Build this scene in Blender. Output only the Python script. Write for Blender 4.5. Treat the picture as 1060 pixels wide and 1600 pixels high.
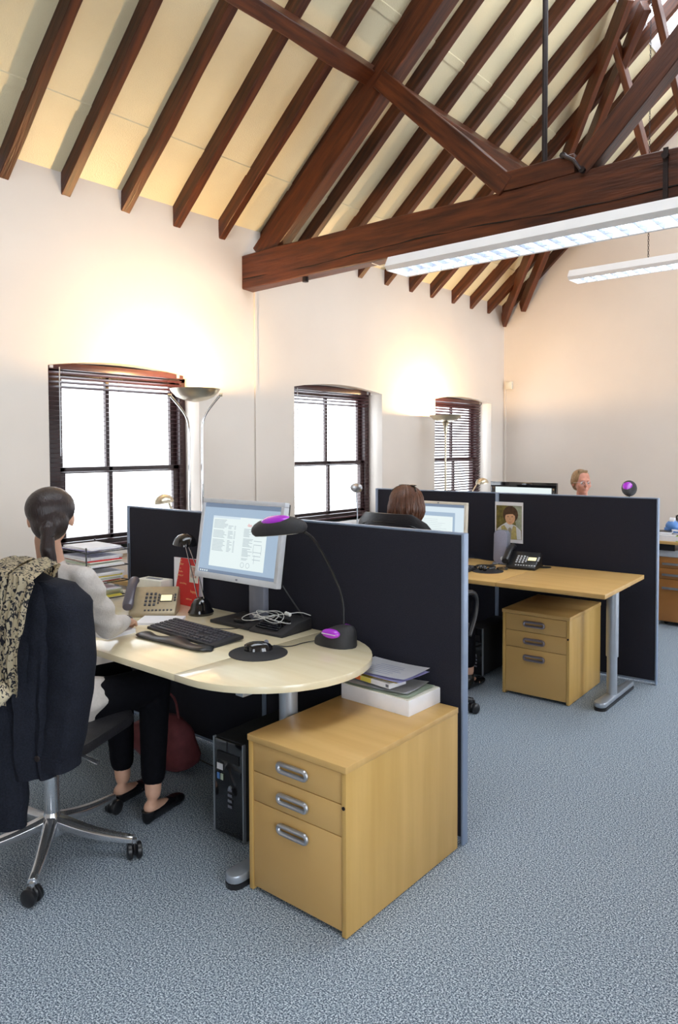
import bpy, bmesh, math, random
from mathutils import Vector, Matrix, Euler
random.seed(7)
for o in list(bpy.data.objects): bpy.data.objects.remove(o, do_unlink=True)
S = bpy.context.scene
COL = S.collection
PI = math.pi
R = math.radians
V = Vector

# ------------------------------------------------------------------ camera
YAW, PIT, ROL, F = R(40.17), R(2.08), R(0.21), 1155.5
fw = V((-math.sin(YAW)*math.cos(PIT), math.cos(YAW)*math.cos(PIT), -math.sin(PIT)))
r0 = V((math.cos(YAW), math.sin(YAW), 0)); u0 = r0.cross(fw)
rt = r0*math.cos(ROL)-u0*math.sin(ROL); up = r0*math.sin(ROL)+u0*math.cos(ROL)
cam = bpy.data.cameras.new('camera'); co = bpy.data.objects.new('camera', cam); COL.objects.link(co)
m = Matrix.Identity(4)
for i in range(3): m[i][0], m[i][1], m[i][2] = rt[i], up[i], -fw[i]
m[0][3], m[1][3], m[2][3] = 0, 0, 1.55
co.matrix_world = m
cam.sensor_width = 36; cam.sensor_fit = 'AUTO'; cam.lens = F/1600*36; cam.shift_y = -58.2/1600
cam.clip_start = .05; cam.clip_end = 200
S.camera = co

# ------------------------------------------------------------------ world, light, exposure
w = bpy.data.worlds.new('sky'); S.world = w; w.use_nodes = True
bg = w.node_tree.nodes['Background']; bg.inputs[0].default_value = (.86, .93, 1, 1); bg.inputs[1].default_value = 6.4
S.view_settings.view_transform = 'Standard'; S.view_settings.look = 'None'
S.view_settings.gamma = 1; S.view_settings.use_curve_mapping = False
S.view_settings.exposure = 0.34
WARM = (1, .64, .30)
def portal(loc, rot, sx, sy):
    l = bpy.data.lights.new('window_portal', 'AREA'); l.shape = 'RECTANGLE'; l.size = sx; l.size_y = sy
    l.cycles.is_portal = True
    o = bpy.data.objects.new('window_portal', l); o.location = loc; o.rotation_euler = rot; COL.objects.link(o)

# ------------------------------------------------------------------ materials
MATS = {}
def mat(name, col, rough=.5, metal=0, noise=None, bump=None, spec=.5, emit=None, es=0, coat=0, ramp2=None, scale3=(1,1,1)):
    """noise=(scale, amount) varies the colour; bump=(scale,strength)"""
    if name in MATS: return MATS[name]
    m = bpy.data.materials.new(name); m.use_nodes = True
    nt = m.node_tree; b = nt.nodes['Principled BSDF']
    b.inputs['Base Color'].default_value = (*col, 1); b.inputs['Roughness'].default_value = rough
    b.inputs['Metallic'].default_value = metal; b.inputs['Specular IOR Level'].default_value = spec
    if coat: b.inputs['Coat Weight'].default_value = coat
    tc = nt.nodes.new('ShaderNodeTexCoord'); mp = nt.nodes.new('ShaderNodeMapping'); mp.inputs['Scale'].default_value = scale3
    nt.links.new(tc.outputs['Object'], mp.inputs[0])
    if noise is None: noise = (8, .06)
    n = nt.nodes.new('ShaderNodeTexNoise'); n.inputs['Scale'].default_value = noise[0]; n.inputs['Detail'].default_value = 4
    nt.links.new(mp.outputs[0], n.inputs['Vector'])
    r = nt.nodes.new('ShaderNodeValToRGB')
    a = noise[1]
    c2 = ramp2 if ramp2 else tuple(min(1, x*(1+a)) for x in col)
    c1 = tuple(x*(1-a) for x in col) if not ramp2 else col
    r.color_ramp.elements[0].position = .3; r.color_ramp.elements[1].position = .7
    r.color_ramp.elements[0].color = (*c1, 1); r.color_ramp.elements[1].color = (*c2, 1)
    nt.links.new(n.outputs[0], r.inputs[0]); nt.links.new(r.outputs[0], b.inputs['Base Color'])
    if bump:
        n2 = nt.nodes.new('ShaderNodeTexNoise'); n2.inputs['Scale'].default_value = bump[0]; n2.inputs['Detail'].default_value = 3
        bp = nt.nodes.new('ShaderNodeBump'); bp.inputs['Strength'].default_value = bump[1]; bp.inputs['Distance'].default_value = .004
        nt.links.new(mp.outputs[0], n2.inputs['Vector']); nt.links.new(n2.outputs[0], bp.inputs['Height']); nt.links.new(bp.outputs[0], b.inputs['Normal'])
    if emit:
        b.inputs['Emission Color'].default_value = (*emit, 1); b.inputs['Emission Strength'].default_value = es
    MATS[name] = m; return m

wall_m = mat('plaster_paint', (.74, .672, .605), .7, noise=(1.5, .03), bump=(6, .25), spec=.2)
ceil_m = mat('ceiling_lining', (.78, .69, .46), .30, noise=(3, .05), bump=(130, .6), spec=.55)
beam_m = mat('old_stained_timber', (.032, .0085, .004), .42, noise=(9, .3), ramp2=(.115, .031, .010), bump=(30, .5), scale3=(.35, 4, 4), spec=.4)
brace_m = mat('red_brown_timber', (.06, .017, .008), .42, noise=(9, .3), ramp2=(.14, .040, .014), bump=(30, .5), scale3=(.35, 4, 4), spec=.4)
beech = mat('beech_veneer', (.56, .34, .115), .38, noise=(3, .1), ramp2=(.64, .41, .155), scale3=(.5, 6, .5), spec=.4)
beech_v = mat('beech_veneer_upright', (.54, .33, .095), .38, noise=(3, .1), ramp2=(.64, .41, .14), scale3=(5, 5, .4), spec=.4)
birch = mat('birch_desk_top', (.80, .69, .46), .2, noise=(3, .1), ramp2=(.86, .76, .54), scale3=(.6, 7, 1), spec=.6, coat=.4)
birch_e = mat('birch_edge', (.60, .46, .27), .4, noise=(9, .1), scale3=(.3, .3, 4))
alu = mat('silver_painted_metal', (.42, .46, .52), .35, .6, noise=(20, .03))
alu_d = mat('brushed_aluminium', (.5, .52, .56), .3, .85, noise=(60, .05))
chrome = mat('polished_chrome', (.75, .75, .77), .12, 1, noise=(6, .02))
brass = mat('satin_brass', (.74, .67, .52), .32, 1, noise=(10, .04))
fabric = mat('partition_fabric', (.017, .017, .026), .85, noise=(300, .3), bump=(400, .4), spec=.25)
rail_m = mat('partition_trim', (.27, .34, .47), .4, .3, noise=(20, .03))
black = mat('black_plastic', (.012, .012, .014), .35, noise=(30, .2), spec=.5)
blackm = mat('black_matt_plastic', (.022, .022, .026), .6, noise=(80, .15), bump=(300, .2))
gloss = mat('gloss_black', (.008, .008, .01), .08, noise=(30, .1), spec=.6, coat=.5)
leather = mat('black_leather', (.018, .017, .020), .38, noise=(20, .2), bump=(120, .3))
grey_p = mat('grey_plastic', (.20, .21, .26), .4, noise=(40, .05))
lgrey_p = mat('pale_grey_plastic', (.60, .62, .66), .35, noise=(40, .03))
cream_p = mat('cream_plastic', (.76, .72, .62), .4, noise=(40, .03))
gold_p = mat('champagne_plastic', (.40, .33, .22), .35, .3, noise=(40, .05))
purple = mat('purple_plastic', (.42, .03, .62), .2, noise=(10, .05), coat=.5)
white_en = mat('white_enamel', (.80, .79, .79), .35, noise=(10, .02))
paper = mat('white_paper', (.80, .80, .84), .8, noise=(20, .03))
paper2 = mat('creamy_paper', (.74, .72, .64), .8, noise=(20, .04))
lilac = mat('lilac_paper', (.42, .42, .75), .7, noise=(20, .04))
yel_c = mat('yellow_card', (.75, .62, .10), .7, noise=(20, .04))
green_c = mat('pale_green_paper', (.50, .58, .47), .7, noise=(20, .04))
lime = mat('lime_plastic', (.30, .48, .03), .5, noise=(20, .04))
orange = mat('orange_print', (.80, .18, .04), .6, noise=(20, .05))
red_c = mat('red_card', (.62, .02, .02), .5, noise=(20, .05))
pinkp = mat('pink_fabric', (.16, .035, .04), .8, noise=(20, .2))
blue_p = mat('blue_plastic', (.10, .25, .60), .4, noise=(20, .1))
dkwood = mat('dark_brown_frame_paint', (.034, .012, .012), .4, noise=(20, .2), scale3=(1, 1, .3))
slat_m = mat('dark_brown_slat', (.060, .020, .022), .35, noise=(30, .1))
skin = mat('skin', (.62, .36, .25), .5, noise=(14, .08))
skin2 = mat('pink_skin', (.60, .27, .19), .5, noise=(25, .12))
hair1 = mat('dark_brown_hair', (.018, .009, .009), .35, noise=(60, .4), bump=(90, .6), scale3=(3, 3, .4))
hair2 = mat('chestnut_hair', (.065, .022, .010), .3, noise=(40, .4), ramp2=(.15, .055, .025), bump=(70, .8), scale3=(3, 3, .3))
hair3 = mat('sandy_hair', (.28, .17, .08), .5, noise=(60, .3), bump=(90, .6), scale3=(2, 2, 1))
shirt1 = mat('pale_grey_knit', (.55, .51, .48), .85, noise=(90, .06), bump=(160, .4))
shirt2 = mat('navy_cloth', (.03, .04, .09), .85, noise=(60, .1))
shirt3 = mat('light_blue_shirt', (.35, .45, .62), .8, noise=(60, .05))
trous = mat('black_trousers', (.004, .004, .006), .9, noise=(60, .2), spec=.1)
jacket_m = mat('charcoal_denim', (.011, .013, .021), .85, noise=(160, .35), bump=(260, .5), spec=.2)
shoe_m = mat('black_shoe_leather', (.008, .008, .01), .25, noise=(20, .1))
iron = mat('dark_iron', (.03, .022, .022), .5, .6, noise=(30, .2))
whitewire = mat('white_cable', (.75, .76, .74), .4)
glow_w = mat('warm_halogen_glow', (1, .9, .7), .5, emit=(1, .80, .52), es=60)
tube_m = mat('fluorescent_tube', (1, 1, 1), .5, emit=(.80, .90, 1), es=7)
scr_w = mat('lit_screen_white', (.02, .02, .02), .4, emit=(.66, .78, .86), es=.78)
scr_p = mat('lit_screen_page', (.02, .02, .02), .4, emit=(.80, .90, .90), es=.78)
scr_b = mat('lit_screen_blue', (.02, .02, .02), .4, emit=(.36, .48, .62), es=.78)
scr_d = mat('lit_screen_slate', (.02, .02, .02), .4, emit=(.16, .22, .32), es=.78)
scr_t = mat('lit_screen_text', (.02, .02, .02), .4, emit=(.42, .50, .55), es=.78)
scr_r = mat('lit_screen_red', (.02, .02, .02), .4, emit=(.75, .25, .25), es=.78)
lcd_m = mat('lit_amber_display', (.3, .3, .2), .4, emit=(1, .86, .45), es=.9)
ext_m = mat('outside_render', (.80, .78, .75), .9, noise=(2, .05))
extroof_m = mat('outside_roof', (.45, .42, .42), .9, noise=(6, .1))

# glass (thin)
gm = bpy.data.materials.new('window_glass'); gm.use_nodes = True; nt = gm.node_tree; nt.nodes.clear()
ou = nt.nodes.new('ShaderNodeOutputMaterial'); mx = nt.nodes.new('ShaderNodeMixShader'); tr = nt.nodes.new('ShaderNodeBsdfTransparent'); gl = nt.nodes.new('ShaderNodeBsdfGlossy')
gl.inputs['Roughness'].default_value = .02; mx.inputs[0].default_value = .06
nt.links.new(tr.outputs[0], mx.inputs[1]); nt.links.new(gl.outputs[0], mx.inputs[2]); nt.links.new(mx.outputs[0], ou.inputs[0])
# carpet
cm = bpy.data.materials.new('speckled_carpet'); cm.use_nodes = True; nt = cm.node_tree; b = nt.nodes['Principled BSDF']
tc = nt.nodes.new('ShaderNodeTexCoord'); n1 = nt.nodes.new('ShaderNodeTexNoise'); n1.inputs['Scale'].default_value = 190; n1.inputs['Detail'].default_value = 3; n1.inputs['Roughness'].default_value = .75
nt.links.new(tc.outputs['Object'], n1.inputs['Vector'])
rr = nt.nodes.new('ShaderNodeValToRGB'); e = rr.color_ramp.elements
e[0].position = .40; e[0].color = (.045, .062, .09, 1); e[1].position = .60; e[1].color = (.66, .74, .80, 1)
k = rr.color_ramp.elements.new(.5); k.color = (.20, .255, .325, 1)
nt.links.new(n1.outputs[0], rr.inputs[0]); nt.links.new(rr.outputs[0], b.inputs['Base Color']); b.inputs['Roughness'].default_value = .95; b.inputs['Specular IOR Level'].default_value = .1
bp = nt.nodes.new('ShaderNodeBump'); bp.inputs['Strength'].default_value = .25; bp.inputs['Distance'].default_value = .003
nt.links.new(n1.outputs[0], bp.inputs['Height']); nt.links.new(bp.outputs[0], b.inputs['Normal'])
# scarf
sm = bpy.data.materials.new('printed_scarf'); sm.use_nodes = True; nt = sm.node_tree; b = nt.nodes['Principled BSDF']
tc = nt.nodes.new('ShaderNodeTexCoord'); mp = nt.nodes.new('ShaderNodeMapping'); mp.inputs['Scale'].default_value = (1.3, 1.3, .8); mp.inputs['Rotation'].default_value = (0, .5, .3)
vo = nt.nodes.new('ShaderNodeTexNoise'); vo.inputs['Scale'].default_value = 60; vo.inputs['Detail'].default_value = 1; vo.inputs['Distortion'].default_value = 1.6
nt.links.new(tc.outputs['Object'], mp.inputs[0]); nt.links.new(mp.outputs[0], vo.inputs['Vector'])
rr = nt.nodes.new('ShaderNodeValToRGB'); e = rr.color_ramp.elements
e[0].position = .53; e[0].color = (.66, .57, .40, 1); e[1].position = .56; e[1].color = (.03, .03, .04, 1)
nt.links.new(vo.outputs[0], rr.inputs[0]); nt.links.new(rr.outputs[0], b.inputs['Base Color']); b.inputs['Roughness'].default_value = .9
scarf_m = sm

# ------------------------------------------------------------------ mesh helpers
class MB:
    def __init__(s, M=None):
        s.b = bmesh.new(); s.M = M or Matrix.Identity(4)
    def _v(s, pts): return [s.b.verts.new(s.M @ V(p)) for p in pts]
    def box(s, c, d, rot=None):
        hx, hy, hz = d[0]/2, d[1]/2, d[2]/2
        Q = Matrix.Translation(V(c)) @ (rot.to_4x4() if rot else Matrix.Identity(4))
        p = [Q @ V((x, y, z)) for x in (-hx, hx) for y in (-hy, hy) for z in (-hz, hz)]
        v = s._v(p)
        for f in ((0,1,3,2),(4,6,7,5),(0,4,5,1),(2,3,7,6),(0,2,6,4),(1,5,7,3)): s.b.faces.new([v[i] for i in f])
        return s
    def bb(s, x0, x1, y0, y1, z0, z1): return s.box(((x0+x1)/2, (y0+y1)/2, (z0+z1)/2), (abs(x1-x0), abs(y1-y0), abs(z1-z0)))
    def prism(s, pts, z0, z1, Q=None):
        Q = Q or Matrix.Identity(4)
        a = s._v([Q @ V((x, y, z0)) for x, y in pts]); c = s._v([Q @ V((x, y, z1)) for x, y in pts])
        n = len(pts)
        s.b.faces.new(a[::-1]); s.b.faces.new(c)
        for i in range(n): s.b.faces.new((a[i], a[(i+1) % n], c[(i+1) % n], c[i]))
        return s
    def rings(s, rings, closed=True, cap=True):
        vs = [s._v(r) for r in rings]; n = len(vs[0])
        for a, c in zip(vs, vs[1:]):
            for i in range(n if closed else n-1): s.b.faces.new((a[i], a[(i+1) % n], c[(i+1) % n], c[i]))
        if cap and closed:
            s.b.faces.new(vs[0][::-1]); s.b.faces.new(vs[-1])
        return s
    def lathe(s, prof, c=(0, 0, 0), n=24, Q=None, cap=True):
        Q = Q or Matrix.Identity(4); T = Matrix.Translation(V(c)) @ Q
        return s.rings([[T @ V((r*math.cos(2*PI*i/n), r*math.sin(2*PI*i/n), z)) for i in range(n)] for r, z in prof], cap=cap)
    def cyl(s, p0, p1, r, n=12, r1=None):
        p0, p1 = V(p0), V(p1); d = p1-p0; q = d.to_track_quat('Z', 'Y').to_matrix().to_4x4()
        return s.lathe([(r, 0), (r if r1 is None else r1, d.length)], p0, n, q)
    def tube(s, pts, r, n=8, smooth=0):
        pts = [V(p) for p in pts]
        for _ in range(smooth):
            q = [pts[0]]
            for a, c in zip(pts, pts[1:]): q += [a*.75+c*.25, a*.25+c*.75]
            pts = q+[pts[-1]]
        rs = []; prev = None
        for i, p in enumerate(pts):
            t = (pts[min(i+1, len(pts)-1)]-pts[max(i-1, 0)]).normalized()
            if prev is None: prev = t.orthogonal().normalized()
            u = (prev-t*prev.dot(t)).normalized(); prev = u; v = t.cross(u)
            rad = r if not callable(r) else r(i/(len(pts)-1))
            rs.append([p+u*math.cos(2*PI*k/n)*rad+v*math.sin(2*PI*k/n)*rad for k in range(n)])
        return s.rings(rs)
    def ell(s, c, r, n=16, Q=None):
        prof = [(math.sin(PI*i/(n//2+2)) or 1e-4, -math.cos(PI*i/(n//2+2))) for i in range(n//2+3)]
        prof = [(max(a, 1e-3), z) for a, z in prof]
        D = Matrix.Diagonal((r[0], r[1], r[2], 1)); return s.lathe(prof, c, n, (Q or Matrix.Identity(4)) @ D)
    def grid(s, f, nu, nv):
        vs = [[s.b.verts.new(s.M @ V(f(i/nu, j/nv))) for j in range(nv+1)] for i in range(nu+1)]
        for i in range(nu):
            for j in range(nv): s.b.faces.new((vs[i][j], vs[i+1][j], vs[i+1][j+1], vs[i][j+1]))
        return s
    def build(s, name, m, parent=None, bevel=0, smooth=False, world=False, seg=2, mesh_only=False, **kw):
        bmesh.ops.recalc_face_normals(s.b, faces=s.b.faces[:])
        if bevel:
            ed = [e for e in s.b.edges if len(e.link_faces) == 2 and e.calc_face_angle(0) > .5]
            bmesh.ops.bevel(s.b, geom=ed, offset=bevel, segments=seg, affect='EDGES', profile=.5, clamp_overlap=True)
        me = bpy.data.meshes.new(name); s.b.to_mesh(me); s.b.free()
        me.materials.append(m)
        if smooth or bevel:
            me.shade_smooth()
            try: me.set_sharp_from_angle(angle=R(40))
            except Exception: pass
        o = bpy.data.objects.new(name, me); COL.objects.link(o)
        if parent:
            o.parent = parent
            if world: o.matrix_parent_inverse = parent.matrix_basis.inverted()
        for k, v in kw.items(): o[k] = v
        return o

def T(x=0, y=0, z=0, rz=0, rx=0, ry=0): return Matrix.Translation((x, y, z)) @ Euler((rx, ry, rz)).to_matrix().to_4x4()
def thing(name, label, cat, loc=(0, 0, 0), rz=0, group=None, kind=None):
    o = bpy.data.objects.new(name, None); COL.objects.link(o); o.location = loc; o.rotation_euler = (0, 0, rz); o.empty_display_size = .05
    if label: o['label'] = label
    if cat: o['category'] = cat
    if group: o['group'] = group
    if kind: o['kind'] = kind
    return o
def tag(o, label, cat, group=None):
    o['label'] = label; o['category'] = cat
    if group: o['group'] = group
    return o
def child(me_obj, name, parent, M):
    o = bpy.data.objects.new(name, me_obj.data); COL.objects.link(o); o.parent = parent; o.matrix_basis = M; return o
def rrect(w, h, r, n=5, cx=0, cy=0):
    p = []
    for sx, sy, a0 in ((1, 1, 0), (-1, 1, 90), (-1, -1, 180), (1, -1, 270)):
        for i in range(n+1):
            a = R(a0+90*i/n); p.append((cx+sx*(w/2-r)+r*math.cos(a), cy+sy*(h/2-r)+r*math.sin(a)))
    return p
def text(name, s, size, m, parent, M, extrude=.0004, bold=0):
    cu = bpy.data.curves.new(name, 'FONT'); cu.body = s; cu.size = size; cu.extrude = extrude; cu.offset = bold; cu.align_x = 'LEFT'; cu.resolution_u = 2
    t = bpy.data.objects.new(name, cu); COL.objects.link(t)
    me = bpy.data.meshes.new_from_object(t); bpy.data.objects.remove(t); me.materials.clear(); me.materials.append(m)
    o = bpy.data.objects.new(name, me); COL.objects.link(o); o.parent = parent; o.matrix_basis = M; return o

# ------------------------------------------------------------------ ROOM SHELL
XW, XR, YB, YF = -4.2, .62, 8.03, -3.2
SL = .857; Z0 = 3.085                     # roof pitch, lower arris of the rafters at the wall
RX = -1.79                                # ridge
def zin(x): return Z0+SL*(x-XW) if x <= RX else Z0+SL*(2*RX-x-XW)
f = MB().bb(XW-.3, XR+.3, YF-.3, YB+.3, -.1, 0).build('floor', cm, kind='structure')

def wall_with_holes(name, x0, x1, ya, yb, ztop, holes):
    """wall slab along y with arched openings (y0,y1,z0,z1,rise)"""
    b = MB(); y = ya
    for (h0, h1, z0, z1, rise) in holes:
        b.bb(x0, x1, y, h0, 0, ztop); b.bb(x0, x1, h0, h1, 0, z0)
        n = 10; pts = [(h0, ztop), (h1, ztop)]
        for i in range(n+1):
            t = 1-i/n; pts.append((h0+(h1-h0)*t, z1+rise*(1-(2*t-1)**2)))
        Q = Matrix(((0, 0, 1, 0), (1, 0, 0, 0), (0, 1, 0, 0), (0, 0, 0, 1)))
        b.prism(pts, x0, x1, Q)
        y = h1
    b.bb(x0, x1, y, yb, 0, ztop)
    return b.build(name, wall_m, kind='structure')
WIN = [(2.276, 3.42), (4.41, 5.61), (6.52, 7.72)]
ZS, ZH, RISE = .90, 2.055, .05
ZC = Z0+.135                              # ceiling meets wall
wall_with_holes('wall_left', XW-.3, XW, YF-.3, YB+.3, ZC+.02, [(a, c, ZS, ZH, RISE) for a, c in WIN])
RWIN = [(-2.2, -.9), (.2, 1.5), (4.4, 5.5), (6.2, 7.85)]
wall_with_holes('wall_right', XR, XR+.3, YF-.3, YB+.3, ZC+.02, [(a, c, .30, 2.10, .05) for a, c in RWIN])
Qg = Matrix(((1, 0, 0, 0), (0, 0, 1, 0), (0, 1, 0, 0), (0, 0, 0, 1)))
gab = [(XW-.05, 0), (XR+.05, 0), (XR+.05, ZC), (RX, ZC+SL*(RX-XW)), (XW-.05, ZC)]
MB().prism(gab, YB, YB+.3, Qg).build('wall_back', wall_m, kind='structure')
MB().prism(gab, YF-.3, YF, Qg).build('wall_front', wall_m, kind='structure')

# ceiling: lining boards behind the rafters, open along the ridge for the rooflight
ceil = thing('ceiling', None, None, kind='structure')
GX = 0.30                                  # half width of the ridge glazing
def slope_panel(name, x0, x1, y0, y1, th=.03, lift=.135, m=ceil_m, side=1, parent=ceil):
    pts = [(x0, Z0+lift+SL*(x0-XW)), (x1, Z0+lift+SL*(x1-XW)), (x1, Z0+lift+th+SL*(x1-XW)), (x0, Z0+lift+th+SL*(x0-XW))]
    if side < 0: pts = [(2*RX-x, z) for x, z in pts]
    return MB().prism(pts, y0, y1, Qg).build(name, m, parent)
ROWS = [XW-.03, -3.876, -2.88, RX-GX]
GR = 1.05                                  # the rooflights reach further down the right slope
for side in (1, -1):
    rows = ROWS if side > 0 else ROWS[:-1]+[RX-GR]
    for a, c in zip(rows, rows[1:]):
        for y0, y1 in ((YF, 0), (0, 4.02), (4.02, YB)):
            slope_panel('ceiling_panel', a+.002, c-.002, y0+.001, y1-.001, side=side)
    for a in ROWS[1:-1]: slope_panel('joint_strip', a-.022, a+.022, YF, YB, .008, .127, side=side)
    slope_panel('ceiling_panel', RX-(GX if side > 0 else GR)+.002, RX, YF, -.8, side=side)
# ridge rooflight
rl = thing('window_4', None, None, kind='structure')
for side in (1, -1):
    g_ = GX if side > 0 else GR
    slope_panel('glass_pane', RX-g_+.01, RX, -.8, YB, .006, .16, gm, side, rl)
    slope_panel('frame', RX-g_-.03, RX-g_+.02, -.8, YB, .05, .12, white_en, side, rl)

def beam(name, p0, p1, wd, dp, parent, m=beam_m, upv=(0, 0, 1), bevel=.004, warp=.004):
    """timber from p0 to p1 with a slightly uneven section"""
    p0, p1 = V(p0), V(p1); d = p1-p0; L = d.length; x = d.normalized(); z = (V(upv)-x*V(upv).dot(x)).normalized(); y = z.cross(x)
    M = Matrix((( x.x, y.x, z.x, p0.x), (x.y, y.y, z.y, p0.y), (x.z, y.z, z.z, p0.z), (0, 0, 0, 1)))
    b = MB(); n = max(2, int(L/.35)); rs = []
    for i in range(n+1):
        a = warp; t = L*i/n; j = lambda: random.uniform(-a, a)
        rs.append([(t, -wd/2+j(), -dp/2+j()), (t, wd/2+j(), -dp/2+j()), (t, wd/2+j(), dp/2+j()), (t, -wd/2+j(), dp/2+j())])
    b.rings(rs); o = b.build(name, m, parent, bevel=bevel, seg=1); o.matrix_basis = M; return o
# common rafters (left slope measured, mirrored on the right)
ry = [-2.9, -2.5, -2.1, -1.7, -1.3, -.9, -.5, -.1, .3, .7, 1.15, 1.6, 2.03, 2.41, 2.83, 3.24, 3.65, 4.07, 4.47, 4.87, 5.28, 5.68, 6.085, 6.46, 6.875, 7.26, 7.65, 8.0]
nz = math.cos(math.atan(SL)); off = .105/2/nz
for y in ry:
    for side in (1, -1):
        if side < 0 and y < -1: continue
        x0, x1 = XW, RX
        a = V((x0-.12, y, Z0+off-.12*SL)); c = V((x1, y, Z0+off+SL*(x1-x0)))
        if side < 0: a.x = 2*RX-a.x; c.x = 2*RX-c.x
        beam('rafter', a, c, .062 if y < 7.9 else .05, .105, ceil)
beam('ridge_board', (RX, YF, 5.22), (RX, YB, 5.22), .04, .14, ceil)
for side in (1, -1):
    px = -3.03 if side > 0 else 2*RX+3.03
    beam('purlin', (px, YF, 3.99), (px, YB, 3.99), .10, .15, ceil, upv=(-SL*side, 0, 1), warp=.006)
# old hip rafters and jack rafters by the far gable
for side in (1, -1):
    mx_ = (lambda x: x) if side > 0 else (lambda x: 2*RX-x)
    beam('hip_rafter', (mx_(-4.18), 7.97, 3.03), (mx_(-1.98), 5.72, 4.93), .045, .17, ceil, brace_m)
    beam('hip_rafter', (mx_(-3.95), 7.99, 3.17), (mx_(-1.93), 5.95, 4.93), .06, .13, ceil, brace_m)
beam('jack_rafter', (-2.20, 6.96, 4.03), (-2.20, 6.05, 4.80), .05, .1, ceil, brace_m)
beam('jack_rafter', (-1.84, 6.96, 4.03), (-1.84, 5.80, 5.0), .05, .1, ceil, brace_m)
beam('trimmer', (-2.95, 7.0, 3.93), (-.63, 7.0, 3.93), .06, .12, ceil, brace_m)
# roof truss
tru = thing('roof_truss', 'dark timber roof truss spanning the room above the partitions', 'roof truss', (RX, 3.89, 2.75))
def TW(*a, **k):
    o = beam(*a, **k); o.matrix_basis = tru.matrix_basis.inverted() @ o.matrix_basis; return o
TW('tie_beam', (XW, 3.90, 2.877), (XR, 3.90, 2.877), .12, .25, tru, warp=.008, bevel=.006)
for side in (1, -1):
    q = (lambda x: x) if side > 0 else (lambda x: 2*RX-x)
    TW('principal_rafter', (q(-4.03), 3.91, 2.97), (q(RX), 3.91, 4.87), .11, .19, tru, warp=.006)
    TW('strut', (q(-2.0), 3.885, 3.02), (q(-2.90), 3.885, 3.90), .10, .12, tru, warp=.006)
TW('straining_beam', (-2.06, 3.885, 3.05), (-1.60, 3.885, 3.05), .10, .10, tru)
MB().cyl((RX, 3.88, 2.7), (RX, 3.88, 4.9), .015).build('king_rod', iron, tru, world=True)
for x in (-2.6, -1.14, -.6):
    if x > -2: MB().bb(x-.012, x+.012, 3.832, 3.838, 2.75, 3.01).build('iron_strap', iron, tru, world=True)
MB().cyl((-3.57, 3.87, 2.72), (-3.57, 3.87, 2.76), .022, 8).build('bolt', iron, tru, world=True)
MB().tube([(-1.66, 3.82, 3.10), (-1.60, 3.82, 3.06), (-1.56, 3.82, 3.0)], .010).build('iron_dog', iron, tru, world=True)
for x, z in ((-1.14, 2.97), (-1.66, 3.10), (-1.555, 3.0)): MB().cyl((x, 3.85, z), (x, 3.815, z), .017, 8).build('bolt', iron, tru, world=True)

random.seed(11)
MB().tube([(XW+.02+i*.12, 3.8385, 2.825-.012*math.sin(i*.35)+random.uniform(-.004, .004)) for i in range(27)], lambda u: .0035+.002*math.sin(u*40), 5).build('timber_split', mat('dark_split', (.006, .003, .002), .9), tru, world=True)
# windows + blinds
HX = XW-.16
def window(i, y0, y1, jl=.075, jr=.09, ym=None):
    w = thing('window_%d' % i, None, None, kind='structure')
    xo = HX
    b = MB(); zt = ZH+RISE+.02
    b.bb(xo-.10, xo, y0-.03, y0+jl, ZS-.02, zt); b.bb(xo-.10, xo, y1-jr, y1+.03, ZS-.02, zt)
    b.bb(xo-.10, xo, y0, y1, ZH-.03, zt); b.bb(xo-.10, xo, y0, y1, ZS-.02, ZS+.05)
    b.build('window_frame', dkwood, w, bevel=.003)
    zr = 1.41
    for nm, dx, z0, z1 in (('upper_sash', .05, zr-.02, ZH-.02), ('lower_sash', .02, ZS+.04, zr+.022)):
        b = MB(); a, c = y0+jl-.005, y1-jr+.005
        s_ = .05
        X0, X1 = xo-dx-.03, xo-dx
        b.bb(X0, X1, a, a+s_, z0, z1); b.bb(X0, X1, c-s_, c, z0, z1); b.bb(X0, X1, a, c, z0, z0+.04); b.bb(X0, X1, a, c, z1-.04, z1)
        b.bb(X0, X1, ym-.014, ym+.014, z0, z1)
        sh = b.build(nm, dkwood, w, bevel=.002, seg=1)
        for p, q in ((a+s_, ym-.014), (ym+.014, c-s_)): MB().bb(X0+.012, X0+.016, p, q, z0+.04, z1-.04).build('pane', gm, sh)
    MB().bb(XW-.18, XW+.03, y0-.0, y1+.0, ZS-.035, ZS).build('window_sill', white_en, w, bevel=.004)
    portal((xo-.16, (y0+y1)/2, (ZS+ZH)/2), (0, -PI/2, 0), ZH-ZS, y1-y0)
nsl = 37
LB = ['dark brown venetian blind on the nearest window, behind the twin-stemmed floor lamp',
      'dark brown venetian blind on the middle window, above the dark-haired sitter in the second bay',
      'dark brown venetian blind on the farthest window, behind the single-stemmed floor lamp']
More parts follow.
